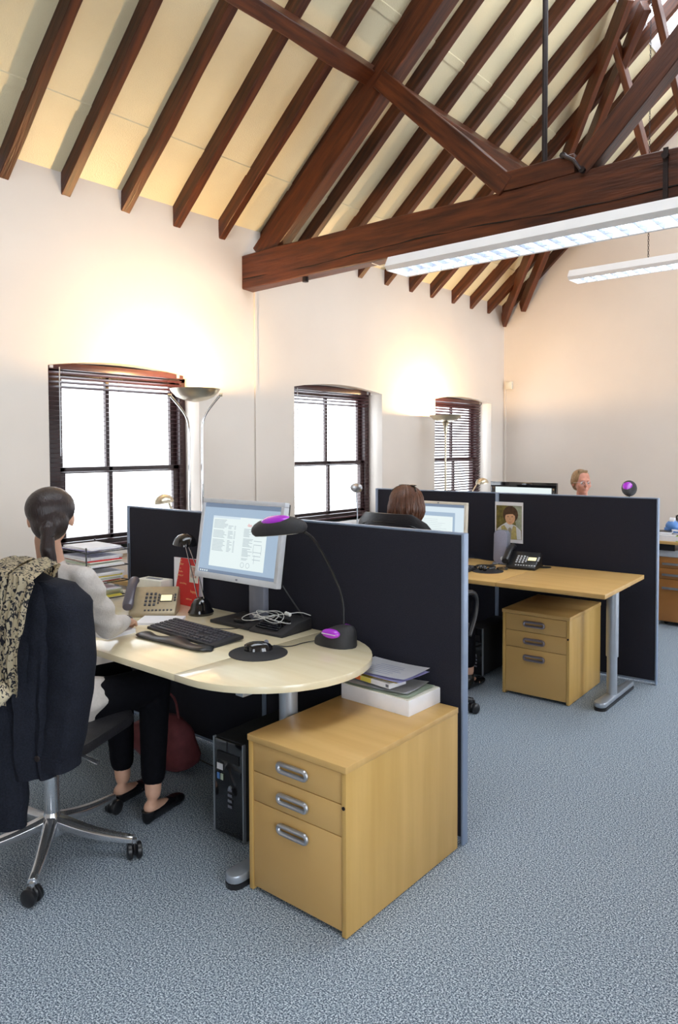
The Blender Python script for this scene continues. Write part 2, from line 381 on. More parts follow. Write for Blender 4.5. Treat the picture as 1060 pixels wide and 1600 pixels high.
for i, (y0, y1) in enumerate(WIN):
    window(i+1, y0, y1, *((.16, .05, 2.81), (.10, .06, 5.05), (.10, .06, 7.20))[i])
    bl = thing('venetian_blind', LB[i], 'blind', (XW-.10, (y0+y1)/2, ZS+.01), group='venetian blinds on the left wall windows')
    a, c = y0+.012, y1-.075; xm = XW-.10; L = c-a
    MB().bb(xm-.02, xm+.02, a, c, ZH-.012, ZH+.03).build('headrail', slat_m, bl, world=True, bevel=.003)
    for yy in (a+.05, c-.05): MB().bb(xm+.02, xm+.026, yy-.012, yy+.012, ZH-.008, ZH+.024).build('bracket', alu_d, bl, world=True)
    sl = None
    for kx in range(nsl):
        z = ZH-.03-kx*(ZH-.05-ZS-.04)/(nsl-1)
        tilt = -.55 if kx < 4 else -.05
        if i == 2: tilt = -.95 if kx < 2 else -.75
        if sl is None:
            sl = MB().grid(lambda u, v: ((u-.5)*.026, (v-.5)*(L-.01), .0018*(1-(2*u-1)**2)), 4, 1).build('slat', slat_m, bl)
            sd = sl.modifiers.new('t', 'SOLIDIFY'); sd.thickness = .0010; o = sl
        else:
            o = sl.copy(); COL.objects.link(o)
        o.matrix_basis = bl.matrix_basis.inverted() @ T(xm, (a+c)/2, z, ry=tilt)
    MB().bb(xm-.012, xm+.012, a+.005, c-.005, ZS+.015, ZS+.027).build('bottom_rail', slat_m, bl, world=True)
    for yy in (a+.13, (a+c)/2, c-.13):
        MB().cyl((xm+.013, yy, ZS+.02), (xm+.013, yy, ZH), .0007, 5).build('ladder_cord', slat_m, bl, world=True)
    MB().cyl((xm+.03, a+.10, ZH-.55), (xm+.03, a+.10, ZH), .0035, 6).build('tilt_wand', lgrey_p, bl, world=True)
for (y0, y1) in RWIN:
    w_ = thing('window_%d' % (5+RWIN.index((y0, y1))), None, None, kind='structure')
    b = MB(); x = XR+.15; z0, z1 = .30, 2.15
    b.bb(x, x+.06, y0, y0+.06, z0, z1); b.bb(x, x+.06, y1-.06, y1, z0, z1); b.bb(x, x+.06, y0, y1, z0, z0+.06); b.bb(x, x+.06, y0, y1, z1-.07, z1); b.bb(x, x+.06, y0, y1, 1.38, 1.43)
    b.bb(x, x+.06, (y0+y1)/2-.02, (y0+y1)/2+.02, z0, z1); b.build('window_frame', dkwood, w_, bevel=.003)
    portal((XR+.25, (y0+y1)/2, 1.36), (0, PI/2, 0), 1.85, y1-y0)
# conduit on the left wall, skirting, trunking and box in the far corner
MB().bb(XW, XW+.012, 3.965, 3.985, .0, 2.76).build('trim_1', wall_m, kind='structure')
MB().bb(XW, XW+.018, YF, YB, 0, .12).build('baseboard_left', white_en, kind='structure', bevel=.003)
MB().bb(XW, XR, YB-.018, YB, 0, .12).build('baseboard_back', white_en, kind='structure', bevel=.003)
MB().bb(XW+.004, XW+.03, YB-.014, YB, .12, 2.25).build('trim_2', wall_m, kind='structure')
jb = thing('junction_box', 'small cream electrical box high in the far corner of the back wall', 'wall box', (-4.12, YB, 2.22))
MB().bb(-4.16, -4.08, YB-.04, YB, 2.235, 2.325).build('box_body', cream_p, jb, world=True, bevel=.004)
MB().bb(-4.15, -4.09, YB-.045, YB-.038, 2.245, 2.315).build('cover', cream_p, jb, world=True, bevel=.002)
# neighbouring house glimpsed through the panes
nb = tag(thing('neighbouring_house', None, None, (-15, 9, 0)), 'pale rendered house with a shuttered window outside the middle window', 'building')
MB().bb(-17, -15, 5, 16, -4, 2.6).build('house_wall', ext_m, nb, world=True)
MB().prism([(-17.2, 2.6), (-14.7, 2.6), (-16, 3.5)], 4.8, 16.2, Qg).build('roof', extroof_m, nb, world=True)
MB().bb(-15, -14.93, 12.2, 12.9, 1.2, 2.1).build('shutter', extroof_m, nb, world=True)

# ------------------------------------------------------------------ fluorescent luminaires
def luminaire(label, x0, x1, y0, y1, zb, chains):
    t = thing('strip_light', label, 'ceiling light', ((x0+x1)/2, (y0+y1)/2, zb), group='suspended louvred strip lights')
    h = .075; ym = (y0+y1)/2; W = (y1-y0)
    ol = [(y0+.02, zb), (y0, zb+.022), (y0+.03, zb+h), (y1-.03, zb+h), (y1, zb+.022), (y1-.02, zb), (y1-.028, zb+.004), (y1-.03, zb+.045), (y0+.03, zb+.045), (y0+.028, zb+.004)]
    Q = Matrix(((0, 0, 1, 0), (1, 0, 0, 0), (0, 1, 0, 0), (0, 0, 0, 1)))
    MB().prism(ol, x0+.004, x1-.004, Q).build('housing', white_en, t, world=True)
    cap = [(y0+.02, zb), (y0, zb+.022), (y0+.03, zb+h), (y1-.03, zb+h), (y1, zb+.022), (y1-.02, zb)]
    for a, c in ((x0, x0+.006), (x1-.006, x1)): MB().prism(cap, a, c, Q).build('end_cap', white_en, t, world=True)
    for yy in (ym-.045, ym+.045): MB().cyl((x0+.03, yy, zb+.03), (x1-.03, yy, zb+.03), .008, 10).build('fluorescent_tube', tube_m, t, world=True)
    MB().bb(x0+.01, x1-.01, ym-.003, ym+.003, zb+.002, zb+.022).build('louvre_spine', chrome, t, world=True)
    n = int((x1-x0)/.075); l0 = None
    for i in range(1, n):
        x = x0+(x1-x0)*i/n
        if l0 is None:
            # V-section blade
            b = MB(); b.prism([(-.007, .022), (.007, .022), (.001, 0), (-.001, 0)], -W/2+.03, W/2-.03, Qg)
            l0 = b.build('louvre_blade', louv, t); o = l0
        else: o = l0.copy(); COL.objects.link(o)
        o.matrix_basis = t.matrix_basis.inverted() @ T(x, ym, zb+.001)
    lk = 0
    for x in chains:
        b = MB(); z = zb+h; top = min(zin(x)+.05, 5.1); i = 0
        while z < top:
            Qk = T(x, ym, z, rz=(i % 2)*PI/2); rs = []
            for a in range(8):
                A = 2*PI*a/8; c_ = V((.005*math.cos(A), 0, .011*math.sin(A)))
                n_ = V((math.cos(A), 0, math.sin(A)))
                rs.append([Qk @ (c_+n_*.0018*math.cos(B)+V((0, 1, 0))*.0018*math.sin(B)) for B in (0, PI/2, PI, 3*PI/2)])
            rs.append(rs[0]); b.rings(rs, cap=False); z += .0175; i += 1
        b.build('suspension_chain', iron, t, world=True, kind='stuff')
    return t
louv = mat('satin_louvre_metal', (.55, .62, .75), .25, .7, noise=(10, .02))
luminaire('long white louvred strip light hanging just in front of the roof truss', -2.39, .12, 3.215, 3.45, 2.50, (-.75, -.1))
luminaire('smaller-looking white louvred strip light on a chain near the back wall', -2.29, .1, 5.37, 5.59, 2.80, (-1.74, -.4))
tag(MB().tube([(-2.39, 3.33, 2.55), (-2.7, 3.6, 2.64), (-2.97, 3.86, 2.752)], .003, 6).build('lighting_cable', whitewire), 'thin white cable running from the near strip light to the tie beam', 'cable')

# ------------------------------------------------------------------ floor lamps
def bowl(b, c, r, h, th=.004):
    prof = [(.012, 0), (r*.45, h*.16), (r*.75, h*.42), (r*.93, h*.78), (r, h), (r-th, h), (r*.93-th, h*.78+.002), (r*.75-th, h*.42+th), (r*.45, h*.16+th), (.012, th)]
    b.lathe(prof, c, 40)
def lamp_light(loc, power, cat=None, spread=None, parent=None):
    l = bpy.data.lights.new('halogen_bulb', 'POINT'); l.energy = power; l.color = WARM; l.shadow_soft_size = .02
    o = bpy.data.objects.new('halogen_bulb', l); COL.objects.link(o); o.location = loc
    if parent: o.parent = parent; o.matrix_parent_inverse = parent.matrix_basis.inverted()
    return o
UP1, UP2 = 54, 58
t = thing('floor_lamp', 'tall twin-stemmed brushed metal uplighter beside the nearest window', 'floor lamp', (-3.87, 3.12, 0), group='metal uplighter floor lamps')
b = MB(); bowl(b, (-3.87, 3.12, 1.855), .165, .085); b.build('lamp_bowl', brass, t, world=True, smooth=True)
for s in (-1, 1):
    d = V((.80, .60, 0))*s; c = V((-3.87, 3.12, 0))
    MB().tube([c+d*.043+V((0, 0, .04)), c+d*.043+V((0, 0, 1.6)), c+d*.045+V((0, 0, 1.72)), c+d*.075+V((0, 0, 1.79)), c+d*.168+V((0, 0, 1.90))], .0075, 10, 2).build('stem', chrome, t, world=True, smooth=True)
    MB().cyl(c+d*.160+V((0, 0, 1.90)), c+d*.182+V((0, 0, 1.90)), .011).build('thumb_knob', brass, t, world=True)
MB().lathe([(.14, 0), (.14, .012), (.05, .03), (.02, .05)], (-3.87, 3.12, 0), 32).build('base', brass, t, world=True, smooth=True)
MB().cyl((-3.93, 3.12, 1.905), (-3.81, 3.12, 1.905), .006).build('halogen_tube', glow_w, t, world=True)
lamp_light((-3.87, 3.12, 1.925), UP1, parent=t)
t = thing('floor_lamp', 'tall single-stemmed brass uplighter in front of the farthest window', 'floor lamp', (-3.95, 6.33, 0), group='metal uplighter floor lamps')
b = MB(); bowl(b, (-3.95, 6.33, 1.80), .165, .07); b.build('lamp_bowl', brass, t, world=True, smooth=True)
MB().tube([(-3.95, 6.33, .03), (-3.95, 6.33, 1.70), (-3.95, 6.33, 1.80)], .011, 10).build('stem', brass, t, world=True, smooth=True)
MB().lathe([(.011, 1.68), (.02, 1.72), (.02, 1.76), (.035, 1.80)], (-3.95, 6.33, 0), 20).build('collar', brass, t, world=True, smooth=True)
MB().lathe([(.14, 0), (.14, .012), (.05, .03), (.012, .05)], (-3.95, 6.33, 0), 32).build('base', brass, t, world=True, smooth=True)
MB().cyl((-4.01, 6.33, 1.84), (-3.89, 6.33, 1.84), .006).build('halogen_tube', glow_w, t, world=True)
lamp_light((-3.95, 6.33, 1.858), UP2, parent=t)

# ------------------------------------------------------------------ partitions
def partition(label, xa, ya, xb, yb, h=1.22, endpost=(True, True)):
    L = math.hypot(xb-xa, yb-ya); rz = math.atan2(yb-ya, xb-xa)
    t = thing('desk_partition', label, 'partition', ((xa+xb)/2, (ya+yb)/2, 0), rz, 'black fabric desk partitions')
    MB().bb(-L/2+.012, L/2-.012, -.017, .017, .03, h-.008).build('fabric_panel', fabric, t, bevel=.006)
    MB().bb(-L/2+.002, L/2-.002, -.014, .014, h-.008, h).build('top_trim', rail_m, t, bevel=.002)
    MB().bb(-L/2+.002, L/2-.002, -.014, .014, .018, .03).build('bottom_trim', rail_m, t)
    for s in (-1, 1): MB().bb(s*L/2-.012, s*L/2+(.012 if s < 0 else 0), -.019, .019, .0, h).build('end_post', rail_m, t, bevel=.004) if s < 0 else MB().bb(L/2-.012, L/2, -.019, .019, .0, h).build('end_post', rail_m, t, bevel=.004)
    return t
partition('black fabric partition behind the near desk, left panel rising beside the near window', -3.68, 2.485, -2.572, 2.49)
partition('black fabric partition directly behind the near drawer unit', -2.568, 2.49, -1.455, 2.482)
tf = math.tan(R(4))
def yfar(x): return 4.965+tf*(x+1.5)
partition('black fabric partition behind the second monitor, left panel of the far row', -3.65, yfar(-3.65), -2.602, yfar(-2.602))
partition('black fabric partition with the pinned portrait, right panel of the far row', -2.598, yfar(-2.598), -1.49, yfar(-1.49))

# ------------------------------------------------------------------ desks
def desk_leg(p, x, y, ya, yb, ztop=.70, nm='leg'):
    lg = MB().cyl((x, y, .03), (x, y, .30), .030, 20).cyl((x, y, .28), (x, y, ztop), .036, 20).build('leg', alu, p, world=True, smooth=True)
    n = 8; pts = [(x-.022, yb), (x-.036, ya+.05)]
    for i in range(n+1): a = PI+PI*i/n; pts.append((x+.036*math.cos(a), ya+.036+.036*math.sin(a)))
    pts += [(x+.036, ya+.05), (x+.022, yb)]
    bm = MB(); bm.prism(pts, .018, .05)
    ft = bm.build('foot', alu, p, world=True, bevel=.008)
    MB().prism([(a, b_) for a, b_ in pts], 0, .018).build('foot_pad', black, ft, world=True)
    MB().bb(x-.02, x+.02, y-.25, y+.25, ztop-.03, ztop).build('desk_bracket', alu, p, world=True, bevel=.003)
# near desk with rounded end
ZD = .73; TH = .026
t = thing('desk', 'birch-topped desk with a half-round end under the near monitor', 'desk', (-2.7, 2.05, 0))
cx, cy, rr_ = -2.10, 2.055, .41
pts = [(-2.178, cy-rr_)]
for i in range(25):
    a = -PI/2+PI*i/24; pts.append((cx+rr_*math.cos(a), cy+rr_*math.sin(a)))
pts.append((-2.178, cy+rr_))
MB().prism(pts, ZD-TH, ZD).build('rounded_end_top', birch, t, world=True, bevel=.002)
MB().bb(-3.78, -2.180, cy-rr_, cy+rr_, ZD-TH, ZD).build('desk_top', birch, t, world=True, bevel=.002)
desk_leg(t, -1.945, 2.0, 1.69, 2.42)
desk_leg(t, -3.62, 2.05, 1.72, 2.42)
MB().bb(-3.6, -1.95, 2.06, 2.10, ZD-TH-.045, ZD-TH-.002).build('under_rail', alu, t, world=True)
# far desk
t = thing('desk', 'straight beech desk in the far bay with a silver column leg', 'desk', (-2.3, 4.45, 0))
Mf = T(-1.50, 4.06, 0, rz=R(3.2))
MB(Mf).bb(-.655, 0, 0, .80, ZD-TH, ZD).build('desk_top', beech, t, world=True, bevel=.002)
MB(Mf).bb(-1.95, -.658, 0, .80, ZD-TH, ZD).build('desk_top', beech, t, world=True, bevel=.002)
desk_leg(t, -1.605, 4.47, 4.25, 4.80)
desk_leg(t, -3.35, 4.40, 4.15, 4.72)
MB(Mf).bb(-1.85, -.1, .36, .40, ZD-TH-.045, ZD-TH-.002).build('under_rail', alu, t, world=True)
gr = MB().lathe([(.042, 0), (.042, .003), (.034, .004), (.012, .004)], (-2.165, 4.74, ZD), 24).build('cable_grommet', black, t, world=True, smooth=True)

# ------------------------------------------------------------------ drawer units
def handle(p, x, y, z, m):
    # long oval ring handle
    n = 20; L, H, rad = .128, .026, .0078; pts = []
    for i in range(n+1):
        a = 2*PI*i/n; cxs = (L/2-H/2)*(1 if math.cos(a) >= 0 else -1)
        pts.append((x+cxs+(H/2)*math.cos(a), y-.012, z+(H/2)*math.sin(a)))
    # closed tube
    b = MB(); P = [V(q) for q in pts[:-1]]; rs = []
    N = len(P)
    for i in range(N):
        tt = (P[(i+1) % N]-P[i-1]).normalized(); nn = V((0, 1, 0)); uu = tt.cross(nn)
        rs.append([P[i]+uu*rad*math.cos(2*PI*k/8)+nn*rad*math.sin(2*PI*k/8) for k in range(8)])
    rs.append(rs[0]); b.rings(rs, cap=False)
    b.build('handle', m, p, smooth=True)
    MB().prism(rrect(L-.012, H-.004, .010), -.0015, .0005, T(x, y, z, rx=PI/2)).build('finger_recess', beech, p)
def drawer_unit(label, x, y, rz, W, D, H, hm):
    t = thing('drawer_unit', label, 'drawer unit', (x, y, 0), rz, 'three-drawer beech units')
    # local: front at y=0, right side x=0, extends to -W, +D
    s = .018
    MB().bb(-W-.003, .003, -.004, D, H-.022, H).build('top_panel', beech, t, bevel=.002)
    MB().bb(-W, -W+s, .0, D, .004, H-.022).build('side_panel', beech_v, t, bevel=.001)
    MB().bb(-s, 0, .0, D, .004, H-.022).build('side_panel', beech_v, t, bevel=.001)
    MB().bb(-W+s, -s, D-.012, D, .012, H-.022).build('back_panel', beech_v, t)
    MB().bb(-W+s, -s, .03, D-.012, .012, .03).build('bottom_panel', black, t)
    zs = [H-.026, H-.128, H-.232, .016]
    for i in range(3):
        z1, z0 = zs[i], zs[i+1]+.003
        d = MB().bb(-W+s+.002, -s-.002, .003, .021, z0, z1).build('drawer', beech, t, bevel=.0015)
        MB().bb(-W+s+.012, -s-.012, .021, D-.05, z0+.01, z1-.02).build('drawer_box', black, d)
        handle(d, -W/2-.005, .003, (z1-.052) if i else (z0+z1)/2+.002, hm)
    MB().cyl((-s/2, 0, H-.134), (-s/2, -.003, H-.134), .006, 12).build('lock', iron, t)
    for a in (-W+.06, -.06):
        for c in (.07, D-.07): MB().cyl((a, c, 0), (a, c, .013), .015, 10).build('glide', black, t)
    return t
drawer_unit('large beech three-drawer unit in the foreground with papers on top', -1.452, 1.748, R(.8), .437, .685, .554, alu_d)
drawer_unit('beech three-drawer unit under the far desk, in its shade', -1.768, 4.218, R(2.6), .43, .56, .536, mat('bronze_handle_metal', (.34, .30, .34), .3, .8))

# ------------------------------------------------------------------ items on the near drawer unit
t = tag(thing('paper_box', None, None, (-1.71, 2.335, .554), R(-1)), 'long white cardboard box lying on the foreground drawer unit', 'box')
MB().bb(-.165, .165, -.105, .105, 0, .058).build('box_body', paper, t, bevel=.001)
MB().bb(-.163, .163, -.103, .103, .058, .061).build('lid_fold', paper2, t)
def sheet(name, label, cat, x, y, z, w, d, th, rz, m, curl=0, group=None):
    def fn(u, v):
        return ((u-.5)*w, (v-.5)*d, curl*((2*u-1)**2*.6+(2*v-1)**2*.4))
    b = MB(); b.grid(fn, 8, 6); bmesh.ops.solidify(b.b, geom=b.b.faces[:], thickness=-th)
    o = b.build(name, m); o.matrix_basis = T(x, y, z, rz); tag(o, label, cat, group); return o
sheet('paper', 'pale green sheet lying directly on the white box', 'paper', -1.71, 2.33, .616, .30, .19, .002, .02, green_c, .004)
sheet('paper', 'white sheet lying over the pale green sheet on the white box', 'paper', -1.72, 2.335, .620, .27, .18, .002, .10, paper, .006)
t = tag(thing('medicine_carton', None, None, (-1.755, 2.305, .631), R(-6)), 'flat white carton with a red to yellow printed end, under the loose papers', 'carton')
MB().bb(-.11, .11, -.045, .05, 0, .02).build('carton_body', paper, t, bevel=.001)
MB().bb(-.085, -.045, -.0458, -.045, .001, .019).build('red_print', orange, t)
MB().bb(-.085, -.045, -.045, .05, .0200, .0204).build('red_print', orange, t)
MB().bb(-.045, .012, -.0458, -.045, .001, .019).build('yellow_print', yel_c, t)
MB().bb(-.045, .012, -.045, .05, .0200, .0204).build('yellow_print', yel_c, t)
MB().bb(.09, .105, -.0458, -.045, .005, .016).build('bar_print', grey_p, t)
sheet('folder', 'yellow card folder under the lilac-edged papers', 'folder', -1.73, 2.34, .658, .25, .17, .0015, -.10, yel_c, .004)
sheet('paper', 'lilac sheet just below the top form on the stack', 'paper', -1.725, 2.34, .664, .27, .19, .002, -.06, lilac, .005)
o = sheet('printed_form', 'white printed form on the very top of the foreground stack', 'paper', -1.73, 2.35, .670, .27, .19, .001, .03, paper, .007)
b = MB()
for i in range(6): b.bb(-.10, .02+random.random()*.06, -.06+i*.02, -.057+i*.02, .0012, .0016)
b.bb(-.115, -.09, .06, .075, .0012, .0016)
b.build('printed_lines', mat('faint_print', (.40, .42, .60), .8), o)

# ------------------------------------------------------------------ monitors
def monitor(label, x, y, z0, rz, cxy, W, H, tilt, bez, kind, framem):
    t = thing('monitor', label, 'monitor', (x, y, z0), rz)
    M = T(cxy[0], cxy[1], cxy[2], rx=-tilt)
    fr = MB(M); d = .03
    fr.bb(-W/2, W/2, 0, d, H/2-bez, H/2); fr.bb(-W/2, W/2, 0, d, -H/2, -H/2+bez*1.35); fr.bb(-W/2, -W/2+bez, 0, d, -H/2+bez, H/2-bez); fr.bb(W/2-bez, W/2, 0, d, -H/2+bez, H/2-bez)
    fr.build('bezel', framem, t, bevel=.002)
    MB(M).bb(-W/2+.004, W/2-.004, .022, .045, -H/2+.004, H/2-.004).bb(-W/2+.08, W/2-.08, .045, .07, -H/2+.06, H/2-.06).build('rear_shell', black, t, bevel=.006)
    x0, x1, z0_, z1 = -W/2+bez, W/2-bez, -H/2+bez*1.35, H/2-bez
    sc = MB(M).bb(x0, x1, .006, .022, z0_, z1).build('screen', scr_b if kind != 'plain' else scr_p, t)
    w_, h_ = x1-x0, z1-z0_
    def pl(nm, u0, u1, v0, v1, m, lay): MB(M).bb(x0+u0*w_, x0+u1*w_, .006-.0006*lay, .006-.0006*lay+.0004, z0_+v0*h_, z0_+v1*h_).build(nm, m, sc)
    if kind == 'mail':
        pl('window_bar', 0, 1, .86, .94, scr_b, 1); pl('title_bar', 0, 1, .94, 1, scr_d, 1); pl('task_bar', 0, 1, 0, .045, scr_d, 1)
        pl('document_page', .13, .85, .10, .82, scr_p, 1); pl('ribbon', .13, .50, .79, .82, scr_w, 2); pl('side_list', 0, .10, .08, .84, scr_w if 0 else scr_b, 1)
        b = MB(M)
        def line(u0, u1, v): b.bb(x0+u0*w_, x0+u1*w_, .0042, .0046, z0_+v*h_, z0_+(v+.008)*h_)
        for i in range(24):
            v = .76-i*.019
            if i in (7, 14): continue
            line(.15, .28+.06*random.random(), v)
            if i > 3: line(.35, .35+.03+.04*random.random(), v); line(.43, .45, v)
        for i in range(26):
            v = .66-i*.017
            if i % 8 == 7: continue
            line(.56, .62+.07*random.random(), v)
            if i > 8 and i % 3 == 0: line(.70, .80, v)
        for u, v in ((.70, .33), (.72, .20), (.80, .33)): b.bb(x0+u*w_, x0+(u+.004)*w_, .0042, .0046, z0_+v*h_, z0_+(v+.12)*h_)
        b.build('text_lines', scr_t, sc, kind='stuff')
        text('heading', 'dan', .020, scr_r, sc, M @ T(x0+.60*w_, .0042, z0_+.70*h_, rx=PI/2))
        b = MB(M)
        for i in range(4): b.bb(x0+(.02+i*.03)*w_, x0+(.035+i*.03)*w_, .0046, .005, z0_+.012*h_, z0_+.032*h_)
        b.build('task_icons', scr_p, sc)
        b = MB(M)
        for k_ in (0, 1):
            b.lathe([(.012, -.0002), (.012, .0002), (.010, .0002), (.010, -.0002), (.012, -.0002)], (x0+(.58+.07*k_)*w_, .0045, z0_+.165*h_), 12, T(rx=PI/2), cap=False)
        b.build('page_circles', scr_t, sc)
    elif kind == 'table':
        pl('window_bar', 0, 1, .80, .93, scr_w, 1); pl('title_bar', 0, 1, .93, 1, scr_d, 1); pl('document_page', .02, .80, .05, .70, scr_p, 1); pl('side_pane', .84, 1, .1, .9, scr_w, 1)
        b = MB(M)
        for i in range(12): b.bb(x0+.04*w_, x0+(.5+.2*random.random())*w_, .0046, .005, z0_+(.12+i*.045)*h_, z0_+(.125+i*.045)*h_)
        b.build('text_lines', scr_t, sc)
    return t, M
t, M = monitor('white-bezelled widescreen monitor showing a document page on the near desk', -2.50, 2.37, ZD, .014, (.04, -.16, .408), .53, .365, .16, .020, 'mail', lgrey_p)
MB().bb(-.20, .06, -.12, .10, 0, .016).build('base_plate', blackm, t, bevel=.004)
MB().bb(-.055, .045, -.005, .03, .016, .40).build('stand_column', grey_p, t, bevel=.006)
MB().cyl((-.005, .01, .36), (.02, -.10, .39), .03).build('tilt_joint', black, t)
MB().bb(-.07, -.01, -.09, -.03, .016, .035).build('cable_clamp', black, t, bevel=.006)
MB(M).box((W_ := .02, -.001, -.365/2+.012), (.012, .002, .008)).build('maker_badge', grey_p, t)
t, M = monitor('silver-framed monitor partly hidden by the brown-haired sitter', -2.88, 4.55, ZD, .0, (0, -.07, .27), .50, .33, .05, .018, 'table', cream_p)
MB().bb(-.12, .12, -.10, .10, 0, .015).build('base_plate', blackm, t, bevel=.004)
MB().bb(-.04, .04, .0, .03, .015, .28).build('stand_column', grey_p, t, bevel=.004)
MB(M).box((.02, -.001, .33/2-.009), (.012, .002, .008)).build('maker_badge', grey_p, t)

# third desk row behind the far partition
t = thing('desk', 'desk behind the far partition where the man sits', 'desk', (-2.8, 5.75, 0))
MB().bb(-3.6, -1.95, 5.30, 6.10, ZD-TH, ZD).build('desk_top', beech, t, world=True, bevel=.002)
desk_leg(t, -2.05, 5.7, 5.4, 6.0); desk_leg(t, -3.5, 5.7, 5.4, 6.0)
t, M = monitor('black-framed monitor with a blank bright screen above the far partition', -2.93, 5.95, ZD, .0, (0, .0, .35), .62, .33, .02, .045, 'plain', gloss)
for c in M.to_3x3().col: pass
MB().bb(-.14, .14, -.06, .14, 0, .015).build('base_plate', black, t, bevel=.004)
MB().bb(-.03, .03, .05, .08, .015, .38).build('stand_column', black, t)

# ------------------------------------------------------------------ keyboard, wrist rest, mouse, mat, dock
def keyboard(label, x, y, z, rz, W=.49, D=.165):
    t = thing('keyboard', label, 'keyboard', (x, y, z), rz)
    b = MB(T(rx=R(4))); b.bb(-W/2, W/2, -D/2, D/2, .002, .018); b.build('keyboard_body', blackm, t, bevel=.004)
    k0 = None
    blocks = [(-W/2+.012, 15, 1), (-W/2+.012+.30, 3, 1), (-W/2+.012+.37, 4, 1)]
    pitch = .0192
    for bx, n, _ in blocks:
        for r_ in range(6):
            for c in range(n):
                if n == 15 and r_ == 0 and 3 <= c <= 8: continue
                if n == 3 and r_ in (2,): continue
                if k0 is None:
                    q = MB(); q.rings([[(-.0085, -.0085, 0), (.0085, -.0085, 0), (.0085, .0085, 0), (-.0085, .0085, 0)], [(-.0065, -.006, .007), (.0065, -.006, .007), (.0065, .007, .007), (-.0065, .007, .007)]])
                    k0 = q.build('key', grey_k, t); o = k0
                else: o = k0.copy(); COL.objects.link(o)
                o.matrix_basis = T(rx=R(4)) @ T(bx+pitch*(c+.5), -D/2+.018+pitch*r_*1.25, .018)
    MB(T(rx=R(4))).bb(-W/2+.012+pitch*3, -W/2+.012+pitch*9, -D/2+.010, -D/2+.026, .018, .025).build('space_bar', grey_k, t, bevel=.002)
    return t
grey_k = mat('keycap_grey', (.055, .055, .068), .45, noise=(60, .1))
keyboard('black full-size keyboard in front of the near monitor', -2.575, 2.055, ZD, R(-3))
b = MB()
n = 28
rs = []
for i in range(n+1):
    u = i/n; x = (u-.5)*.46; dpt = .040+.010*math.cos(4*PI*u); end = min(1, (1-abs(2*u-1)**8)**.5+.02)
    hh = (.019+.004*math.cos(4*PI*u))*end; dd = dpt*end; yc = .008*math.cos(4*PI*u)
    rs.append([(x, yc+dd*math.cos(a), max(0, hh*.5+hh*.5*math.sin(a)*1.0)) for a in [2*PI*k_/12 for k_ in range(12)]])
b.rings(rs); wr = b.build('wrist_rest', black, smooth=True); wr.matrix_basis = T(-2.53, 1.905, ZD+.001, R(3)); tag(wr, 'wavy black gel wrist rest in front of the near keyboard', 'wrist rest')
mp_ = MB().lathe([(.118, 0), (.118, .003), (.113, .004), (.001, .004)], (0, 0, 0), 40).build('mouse_mat', blackm, smooth=True); mp_.matrix_basis = T(-2.14, 2.03, ZD); tag(mp_, 'round black mouse mat at the rounded end of the near desk', 'mouse mat')
def mouse(label, x, y, z, rz):
    t = thing('mouse', label, 'computer mouse', (x, y, z), rz)
    b = MB(); rs = []
    for i in range(11):
        u = i/10; yy = (u-.5)*.115; wv = .031*math.sqrt(max(.02, 1-(abs(2*u-1))**3.2)); h = .036*math.sqrt(max(.02, 1-(abs(2*u-.9)/1.15)**2.4))
        rs.append([(wv*math.cos(a), yy, max(0, h*math.sin(a))) for a in [PI*k_/10 for k_ in range(11)]]+[(wv*math.cos(PI*.0+PI), yy, 0)])
    b.rings(rs); b.build('mouse_shell', gloss, t, smooth=True)
    MB().cyl((-.004, .032, .031), (.004, .032, .031), .009, 12).build('scroll_wheel', grey_p, t)
    return t
mouse('glossy black mouse on the round mat of the near desk', -2.165, 2.055, ZD+.004, R(-40))
tag(MB().tube([(-2.125, 2.10, ZD+.02), (-2.09, 2.16, ZD+.006), (-2.10, 2.26, ZD+.005), (-2.05, 2.36, ZD+.005), (-2.02, 2.44, ZD+.005)], .0022, 6, 2).build('mouse_cable', black), 'thin black cable trailing from the glossy mouse', 'cable')
tag(MB().tube([(-2.56, 2.14, ZD+.015), (-2.53, 2.19, ZD+.006), (-2.50, 2.22, ZD+.006), (-2.44, 2.235, ZD+.02)], .0022, 6, 2).build('keyboard_cable', black), 'thin black cable behind the near keyboard', 'cable')
# docking wedge
t = thing('docking_station', 'black wedge-shaped docking station with vents under white earphone cable', 'docking station', (-2.332, 2.36, ZD), R(2))
MB().rings([[(-.10, -.11, 0), (.10, -.11, 0), (.10, -.11, .012), (-.10, -.11, .012)], [(-.10, .0, 0), (.10, .0, 0), (.10, .0, .045), (-.10, .0, .045)], [(-.10, .09, 0), (.10, .09, 0), (.10, .09, .055), (-.10, .09, .055)]]).build('dock_body', blackm, t, bevel=.003)
for i in range(6): MB(T(0, -.085+i*.016, .0245+i*.0048, rx=R(16))).bb(-.08, .055, -.0045, .0045, -.002, .002).build('vent_rib', gloss, t)
t = tag(thing('earphones', None, None, (-2.33, 2.38, ZD+.05)), 'tangled white earphone cable draped over the black docking station', 'earphones')
pts = []
for i in range(60):
    a = i*.38; r_ = .075+.03*math.sin(i*.23)
    pts.append((-2.41+r_*1.2*math.cos(a)+.05*i/60, 2.30+r_*.65*math.sin(a)+.04*i/60, ZD+.058+.018*math.sin(a*1.3)))
pts += [(-2.31, 2.37, ZD+.075), (-2.27, 2.42, ZD+.08), (-2.22, 2.43, ZD+.07)]
MB().tube(pts[::1], .0018, 6, 1).build('earphone_cable', whitewire, t, world=True, smooth=True)
for dx in (0, .016, .03): MB().ell((-2.31+dx, 2.365-.3*dx, ZD+.078), (.010, .008, .009), 10).build('earbud', whitewire, t, world=True, smooth=True)
